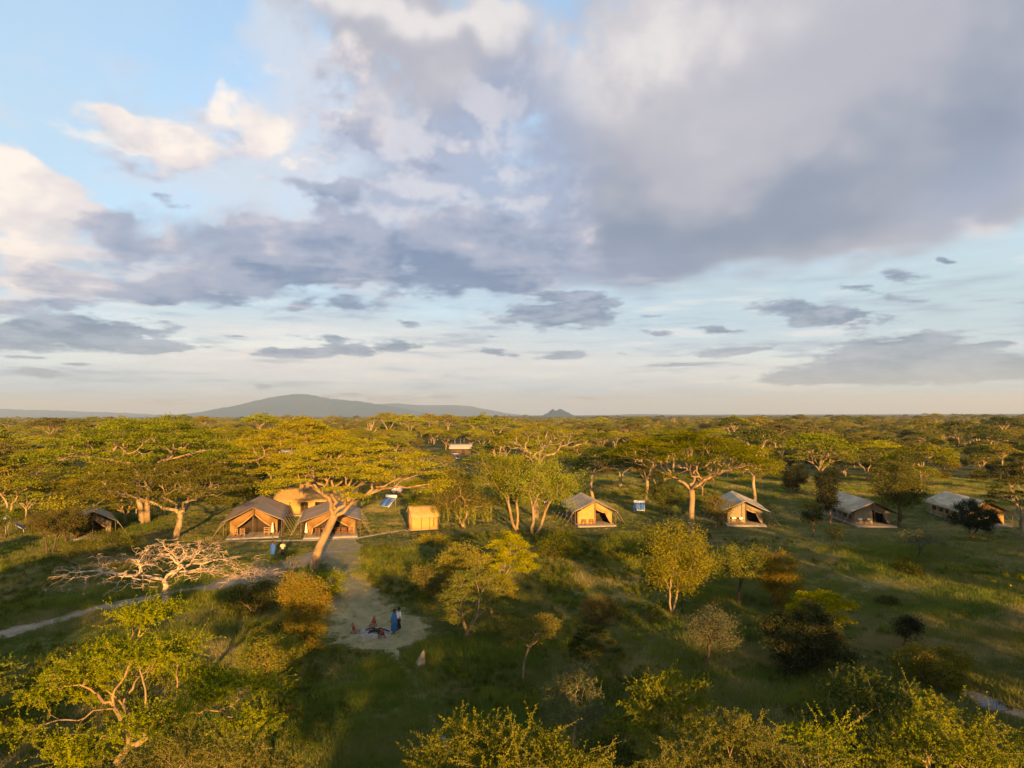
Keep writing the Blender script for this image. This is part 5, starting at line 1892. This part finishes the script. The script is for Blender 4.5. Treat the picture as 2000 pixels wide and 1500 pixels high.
S('dark shrub behind the dead tree limbs, left of the orange shrub', (505, 1205), 455, 550, 1130, 1200, 157, leaf='acacia_dark', bark='bark_warm', n=70, leaves=120, L=.15, W=.05, stems=5)
S('green gold rounded bush below the golden tree pair on the lawn edge', (1090, 1092), 1048, 1142, 1040, 1088, 158, leaf='herb', n=50, leaves=110, L=.18, W=.06, stems=5)
S('leafy bush below the golden fronted tent', (1215, 1080), 1165, 1270, 1040, 1078, 159, leaf='herb', n=50, leaves=110, L=.18, W=.06, stems=5)
S('yellow green bush at the edge of the lawn below the small orange tent', (835, 1062), 812, 868, 1040, 1062, 160, leaf='acacia_gold', n=30, leaves=90, L=.18, W=.06, stems=4)
S('slim tree behind the solar heater, left of the weeping tree', (858, 968), 838, 880, 920, 950, 161, leaf='acacia_dark', bark='bark_dark', n=30, leaves=100, L=.28, W=.09, stems=1, cat='tree', name='thorn_tree', trunk_r=.12)
S('bushy green tree just left of the weeping tree crown', (822, 1012), 800, 860, 962, 1000, 162, leaf='acacia', n=50, leaves=120, L=.22, W=.08, stems=3)


def dead_tree(label, base, cx, R, z0, z1, seed, n, tr, stretch=1.0, rise=.7, sway=(0, 0)):
    b = on(*base)
    rr = rng_(seed)
    wood = Acc()
    P = disc_points(rr, n, R * stretch, R, .22)
    T = np.stack([P[:, 0] + cx, P[:, 1] + sway[1], z0 + (z1 - z0) * (1 - P[:, 2] ** 1.5) * rise + rr.uniform(0, 1, len(P)) * (z1 - z0) * (1 - rise) * 1.3], 1)
    fp = np.array((cx * .15 + sway[0], 0, max(.7, z0 * .5)))
    p = curve_pts(rr, (0, 0, -.2), fp, np.array((0, 0, 1.0)), 5, .03)
    wood.tube(p, tr * np.linspace(1.3, .95, 5), 8, cap=False)
    skeleton(rr, wood, fp, np.array((0, 0, 1.0)), T, tr * .85 / len(T) ** .42, .45, .15, 5, rmin=.014, pexp=.42, flat=.9, splits=2)
    # short broken side twigs
    tw = T[rr.integers(0, len(T), n * 4)]
    for q in tw:
        d = rr.normal(0, .34, 3); d[2] = -abs(d[2]) * .6 + .06
        wood.tube([q, q + d * .6 + rr.normal(0, .04, 3), q + d], [.018, .013, .006], 3, cap=False)
    r = empty('dead_tree', b)
    tag(r, label, 'dead tree')
    wood.obj('branches', M['dead'], r, smooth=True)['kind'] = 'stuff'


dead_tree('bleached leafless thorn tree with gnarled spreading branches beside the grey path', (325, 1185), -.5, 6.7, 2.1, 5.7, 201, 260, .30, stretch=1.12)
dead_tree('pale tangled dead branch heap leaning beside the orange shrub', (470, 1172), 1.2, 2.5, 1.2, 3.6, 202, 130, .12, stretch=1.15, rise=.5, sway=(.6, 0))


# ---- trees close to the camera: feathery shoots
def near_tree(name, label, base, R, H, rim, fork, tr, seed, leaf='fresh', n=70, n_sp=9, rad=.5, length=.55, thick=.07, leaves=22, L=.085, W=.032, rise=.35, ry=None, off=(0, 0), lean=(0, 0), power=2.0, dome_round=None, wig=.07, bark='bark_warm', trunks=1, pads=0):
    rr = rng_(seed)
    wood, lv = Acc(), Acc()
    T = tips_umbrella(rr, n, R, ry or R, H, rim, off, power=power)
    if pads:
        ci = rr.choice(len(T), pads, replace=False)
        near = ((T[:, None, :2] - T[ci][None, :, :2]) ** 2).sum(-1).argmin(1)
        T[:, :2] = T[:, :2] * .72 + T[ci][near][:, :2] * .28
        T[:, 2] = T[ci][near][:, 2] + rr.normal(0, .07, len(T))
    fp = np.array((lean[0], lean[1], fork), float)
    p = curve_pts(rr, (0, 0, -.3), fp, np.array((0, 0, 1.0)), 7, .01)
    wood.tube(p, tr * np.array([1.45, 1.15, 1, .95, .92, .92, .95]), 10, cap=False)
    skeleton(rr, wood, fp, unit(p[-1] - p[-2]), T, tr * .85 / n ** .47, .45, wig, 7, pexp=.47, splits=2, rmin=.014)
    tw = Acc()
    v, q = sprig_cloud(rr, T, round(n_sp * 1.7), rad, length, thick, round(leaves * 1.5), L * .72, W * .95, rise, wood=tw)
    lv.add(v, q)
    r = empty(name, base)
    tag(r, label, 'tree')
    wood.obj('trunk', M[bark], r, smooth=True)
    tw.obj('twigs', M['twig'], r, smooth=True)['kind'] = 'stuff'
    lv.obj('crown', M[leaf], r)
    return r


near_tree('flat_topped_acacia', 'large feathery green acacia filling the lower left, orange lit limbs showing', (-14.6, 28.2, 0), 4.85, 8.0, 5.1, 1.5, .19, 301, n=170, n_sp=12, rad=.62, length=.55, thick=.09, leaves=24, L=.10, W=.036, rise=.03, ry=4.9, pads=26, lean=(-.7, -.4), power=1.5, wig=.09)
near_tree('flat_topped_acacia', 'green acacia cut by the left edge below the grey path', (-22.6, 29.5, 0), 1.9, 6.2, 4.9, 2.5, .13, 302, n=44, n_sp=10, rad=.5, length=.55, thick=.09, leaves=24, L=.12, W=.04, rise=.05, power=1.6, pads=9)
near_tree('flat_topped_acacia', 'acacia crown peeping over the bottom edge left of centre', (-8.0, 17.9, 0), 2.9, 8.2, 7.1, 3.2, .14, 303, n=60, n_sp=10, rad=.45, length=.45, thick=.065, leaves=26, L=.07, W=.026, rise=.15, power=1.6)
near_tree('feathery_acacia', 'feathery yellow green crown at the bottom centre with curling shoots', (.2, 17.3, 0), 2.9, 8.55, 7.1, 3.0, .13, 304, n=80, n_sp=8, rad=.5, length=.62, thick=.10, leaves=34, L=.08, W=.03, rise=.16, power=1.8, pads=20)
near_tree('feathery_acacia', 'feathery yellow green crown at the bottom right of centre, pale twigs inside', (5.4, 17.6, 0), 2.7, 8.4, 6.9, 3.0, .13, 305, n=76, n_sp=8, rad=.5, length=.60, thick=.10, leaves=34, L=.08, W=.03, rise=.15, power=1.8, pads=18)
near_tree('feathery_acacia', 'big green crown filling the bottom right corner', (12.2, 19.6, 0), 3.5, 7.9, 6.0, 2.8, .18, 306, n=100, n_sp=8, rad=.55, length=.62, thick=.10, leaves=30, L=.09, W=.034, rise=.12, power=1.7, pads=26)
near_tree('feathery_acacia', 'dark dense bush crown behind the bottom right trees', (13.6, 27.4, 0), 2.9, 6.2, 3.4, 1.6, .14, 307, leaf='herb', n=90, n_sp=9, rad=.5, length=.42, thick=.10, leaves=24, L=.10, W=.042, rise=.3, power=1.8)
near_tree('feathery_acacia', 'yellow green crown between the bottom right corner and the lower centre', (8.9, 20.0, 0), 1.9, 7.4, 5.6, 2.6, .12, 308, leaf='fresh', n=44, n_sp=7, rad=.45, length=.6, thick=.085, leaves=28, L=.085, W=.03, rise=.15, power=1.8, pads=12)
near_tree('thorn_tree', 'golden domed thorn crown in the lower centre right', (6.4, 30.2, 0), 2.15, 5.45, 2.6, 1.2, .12, 309, leaf='acacia_gold', n=80, n_sp=8, rad=.42, length=.40, thick=.09, leaves=18, L=.10, W=.036, rise=.35, power=1.9)
near_tree('thorn_tree', 'grey green domed thorn crown left of the golden one, lower centre', (2.9, 33.2, 0), 1.6, 4.75, 2.6, 1.2, .10, 310, leaf='grey', n=60, n_sp=8, rad=.36, length=.32, thick=.08, leaves=16, L=.095, W=.032, rise=.3, power=1.9)
near_tree('thorn_tree', 'low dark green scrub crown under the golden dome, lower centre', (3.6, 28.5, 0), 2.3, 3.3, 1.9, .8, .10, 311, leaf='acacia_dark', n=60, n_sp=8, rad=.5, length=.38, thick=.09, leaves=18, L=.10, W=.038, rise=.3, power=1.8)

# ------------------------------------------------------------------ the wood behind, tree by tree
def proto_umbrella(seed, R, H, rim, fork, leaf, bark='bark', n=34, leaves=80, L=.5, W=.19, trunks=1, bare=0.0, power=2.0, pflat=.28):
    t = umbrella('flat_topped_acacia', 'x', (0, 0, 0), R, H, rim, fork, .24, seed, leaf=leaf, bark=bark, n=n, leaves=leaves, L=L, W=W, trunks=trunks, splits=1, bare=bare, power=power, pflat=pflat)
    return t.root


def proto_bush(seed, R, z0, z1, leaf, bark='bark_dark', n=34, leaves=80, L=.42, W=.18, stems=2, shell=.6):
    t = bush('bushy_tree', 'x', (0, 0, 0), R, z0, z1, seed, leaf=leaf, bark=bark, n=n, leaves=leaves, L=L, W=W, stems=stems, shell=shell, cat='tree', trunk_r=.16, pflat=.7)
    return t.root


KINDS = []      # (root, kind word, weight, default size range)
for sd, R, H, rim, fork, leaf, word, wt in ((1, 6.0, 8.6, 6.6, 3.2, 'acacia', 'green flat topped acacia', 12), (2, 5.0, 7.6, 5.6, 2.6, 'acacia', 'green flat topped acacia', 12), (3, 7.2, 9.8, 7.8, 3.8, 'acacia_gold', 'golden flat topped acacia', 9),
                                            (4, 4.6, 8.8, 6.4, 3.6, 'acacia_gold', 'golden flat topped acacia', 9), (5, 5.6, 8.0, 6.2, 3.2, 'acacia_dark', 'dark flat topped acacia', 8), (6, 4.2, 6.6, 4.6, 2.2, 'olive', 'olive flat topped acacia', 10),
                                            (7, 5.2, 9.4, 7.2, 4.2, 'olive', 'olive flat topped acacia', 8)):
    KINDS.append((proto_umbrella(400 + sd, R, H, rim, fork, leaf, trunks=2 if sd in (3, 5) else 1), word, wt))
for sd, R, z0, z1, leaf, word, wt in ((11, 3.0, 1.2, 5.4, 'olive', 'olive round crowned tree', 9), (12, 2.6, .7, 4.6, 'rust', 'rusty brown round crowned tree', 8), (13, 2.9, .8, 5.8, 'evergreen', 'nearly black bushy tree', 4), (14, 2.4, .4, 3.8, 'acacia_dark', 'dark low bushy tree', 6),
                                      (15, 3.6, 1.8, 6.8, 'acacia_gold', 'golden round crowned tree', 7)):
    KINDS.append((proto_bush(400 + sd, R, z0, z1, leaf), word, wt))
KINDS.append((proto_umbrella(431, 3.6, 8.0, 5.0, 3.0, 'olive', bark='dead', n=26, leaves=14, bare=.5), 'pale limbed bare tree', 3))

rs = rng_(77)
spots = []


def keep_out(x, y):
    if y < 128 and x > -50:
        return True
    if y < 62 or (y < 86 and x < -30):
        return abs(x) < .80 * y + 6
    px = 1000 + x / y * F_PX
    py = 811 + 16.5 / y * F_PX
    if px > 1460 and py > 905 and y < 165:        # open grass beyond the right tents
        return rs.random() < .80
    if 640 < px < 960 and 880 < py < 990 and px > 700:
        return rs.random() < .45
    if 1120 < px < 1500 and py > 925:
        return rs.random() < .75
    if y < 128 and px < 30:
        return rs.random() < .4
    return False


def fill():
    y = 63.0
    rows = []
    while y < 2900:
        step = 7.9 + y * .0098
        half = .80 * y + 14
        n = int(2 * half / step)
        for i in range(n):
            if y > 900 and rs.random() < .25:
                continue
            x = -half + (i + rs.random()) * step
            yy = y + rs.uniform(-.5, .5) * step
            if keep_out(x, yy):
                continue
            if any(math.hypot(x - c.x, yy - c.y) < r + 3 for c, r in FAR_CLEAR):
                continue
            # do not stand before the far roofs
            if any(abs(x - c.x * yy / c.y) < 4 and c.y - 26 < yy < c.y for c, r in FAR_CLEAR[:1]):
                continue
            rows.append((x, yy))
        y += step * .92
    return rows


rows = fill()
wts = np.array([k[2] for k in KINDS], float)
cl = np.array([fnoise(x, y, 90, 41) for x, y in rows])
dens = np.array([fnoise(x, y, 45, 42) for x, y in rows])
recs = []
for (x, y), c_, d_ in zip(rows, cl, dens):
    if d_ < -.55 + .0:
        if rs.random() < .75:
            continue
    w_ = wts.copy()
    px = 1000 + x / y * F_PX
    gold = (px < 1100) * .8 + c_  # more gold crowns on the left, where the wood stands sunlit
    for i, k in enumerate(KINDS):
        if 'golden' in k[1]:
            w_[i] *= max(.25, 1 + gold) * (.45 if px > 1150 else 1)
        if 'rusty' in k[1] or 'dark' in k[1] or 'black' in k[1]:
            w_[i] *= max(.3, 1.1 - gold) * (1.5 if px > 1150 else 1)
    k = rs.choice(len(KINDS), p=w_ / w_.sum())
    s = rs.uniform(.52, 1.02)
    if rs.random() < .05:
        s = rs.uniform(1.25, 1.75 if y > 300 else 1.45)
    if y < 128:
        s *= .8
    if 1030 < px < 1150:
        s = min(s, .8)
    recs.append((x, y, k, s, rs.uniform(0, 6.283)))
# which 300 show largest
def size_px(r):
    x, y, k, s, _ = r
    return s / y * (1 if abs(x) < .74 * y else 0)


order = sorted(range(len(recs)), key=lambda i: -size_px(recs[i]))
single = set(order[:295])

LAND = [(60, 'beyond the far left edge of camp'), (130, 'beyond the dark small tree at left'), (210, 'beyond the shadowed tent'), (300, 'behind the very broad left acacia'), (390, 'right behind the broad left acacia'),
        (470, 'left of the tall golden acacia'), (540, 'beyond the left mess tent'), (620, 'beyond the metal roof left of centre'), (700, 'beyond the right mess tent'), (770, 'beyond the water tanks'), (850, 'beyond the small orange tent'),
        (930, 'around the pale pink roof'), (1000, 'beyond the left golden tree'), (1070, 'beyond the sparse pale acacia'), (1140, 'above the golden fronted tent'), (1230, 'right behind the golden fronted tent'), (1310, 'left behind the wide dark acacia'),
        (1390, 'right behind the wide dark acacia'), (1470, 'above the tan tent'), (1550, 'beyond the slim trunked tree'), (1620, 'beyond the dark round shrubs'), (1700, 'above the annex tent roof'), (1780, 'beyond the broad dark tree'),
        (1850, 'above the rightmost tent roof'), (1930, 'beyond the rightmost tent'), (2100, 'at the far right edge')]
BAND = [(150, 'nearest row'), (185, 'second row'), (225, 'middle rows'), (280, 'far rows'), (9999, 'farthest rows')]
first_used = set()
for i in sorted(single, key=lambda i: recs[i][1]):
    x, y, k, s, rot = recs[i]
    root, word, _ = KINDS[k]
    px = 1000 + x / y * F_PX
    land = next(t for a, t in LAND if px < a or a == 2100)
    band = next(t for a, t in BAND if y < a)
    if k not in first_used:
        o = root
        first_used.add(k)
    else:
        o = copy_tree(root)
    o.location = (x, y, float(gh(x, y)))
    o.rotation_euler = (0, 0, rot)
    o.scale = (s, s, s * rs.uniform(.92, 1.08))
    sz = 'small ' if s < .66 else 'large ' if s > .90 else ''
    word = sz + word
    o['label'] = '%s %s, %s' % (word, land, band)
    o['group'] = '%s %s, %s' % (word + 's', land, band)
    o['category'] = 'tree'

# the rest of the wood, and the trees behind and beside the camera that shade the foreground
SHADE = [(41.5, 38, 11.5), (57.2, 47, 12), (74, 42, 13.5), (88, 52, 13), (42.5, 28, 10.5), (61, 26, 12), (78, 28, 13), (98, 38, 13), (110, 55, 13), (95, 68, 12.5), (66, 58, 11.5), (64, 12, 12.5), (72, 8, 13.5), (88, 12, 13.5), (104, 16, 13),
         (-31, 30, 9.5), (-27, 14, 9), (-38, 22, 10), (4, -10, 11.6), (13, -13, 10), (21, -11, 9.8), (30, -8, 9.8), (8, -25, 10.6), (23, -27, 10.8), (44, -2, 11.5), (-9, -14, 8), (-17, -6, 8.5), (-25, -2, 9.5), (36, -30, 12), (-14, -28, 9.5), (-34, -18, 10), (38, 2, 10),
         (27, 22, 8.2), (33, 34, 9), (38, 12, 10.5)]


def merged_proto(root):
    """trunk and crown of a kind as one mesh with two materials"""
    a = Acc(); mats = []
    for ch in root.children:
        me = ch.data
        n = len(me.vertices)
        v = np.empty(n * 3, np.float32); me.vertices.foreach_get('co', v)
        f = np.empty(len(me.loops), np.int32); me.loops.foreach_get('vertex_index', f)
        a.add(v.reshape(-1, 3), f.reshape(-1, 4), len(mats))
        mats.append(me.materials[0])
    me = a.mesh(root.name + '_far')
    for m_ in mats:
        me.materials.append(m_)
    return me


protos = [merged_proto(k[0]) for k in KINDS]
rest = [recs[i] for i in range(len(recs)) if i not in single]
for (x, y, h) in SHADE:
    k = int(rs.integers(0, 7))
    H0 = (8.6, 7.6, 9.8, 8.8, 8.0, 6.6, 9.4)[k]
    rest.append((x, y, k, h / H0, rs.uniform(0, 6.283)))
for (x, y, k, s) in ((60, 34, 11, 1.0), (68, 30, 8, 1.2), (76, 36, 11, 1.0), (84, 44, 7, 1.2), (52, 24, 8, 1.1), (66, 42, 7, 1.1), (73, 50, 11, .9), (64, 22, 11, 1.0), (90, 36, 11, 1.0), (-36, 34, 7, 1.1), (-44, 48, 11, .9), (-30, 18, 11, 1.0), (3, 1, 11, 1.2), (9, 2, 11, 1.15), (16, 2, 11, .9), (28, 4, 11, .9)):
    rest.append((x, y, k, s, rs.uniform(0, 6.283)))
for _ in range(260):                                  # and on behind the camera
    x, y = rs.uniform(-150, 190), rs.uniform(-160, -38)
    k = int(rs.integers(0, 12))
    rest.append((x, y, k, rs.uniform(.6, 1.0), rs.uniform(0, 6.283)))
P = np.array([(x, y, float(gh(x, y)) - .05) for x, y, k, s, r in rest])
# every kind that was not used above leaves the scene again
for i, (root, word, _) in enumerate(KINDS):
    if i not in first_used:
        for ch in list(root.children):
            bpy.data.objects.remove(ch, do_unlink=True)
        bpy.data.objects.remove(root, do_unlink=True)
scatter('woodland', P, [r[3] for r in rest], [r[4] for r in rest], [r[2] for r in rest], protos)
build_grass()
build_herbs()
print('trees', len(recs), 'single', len(single))
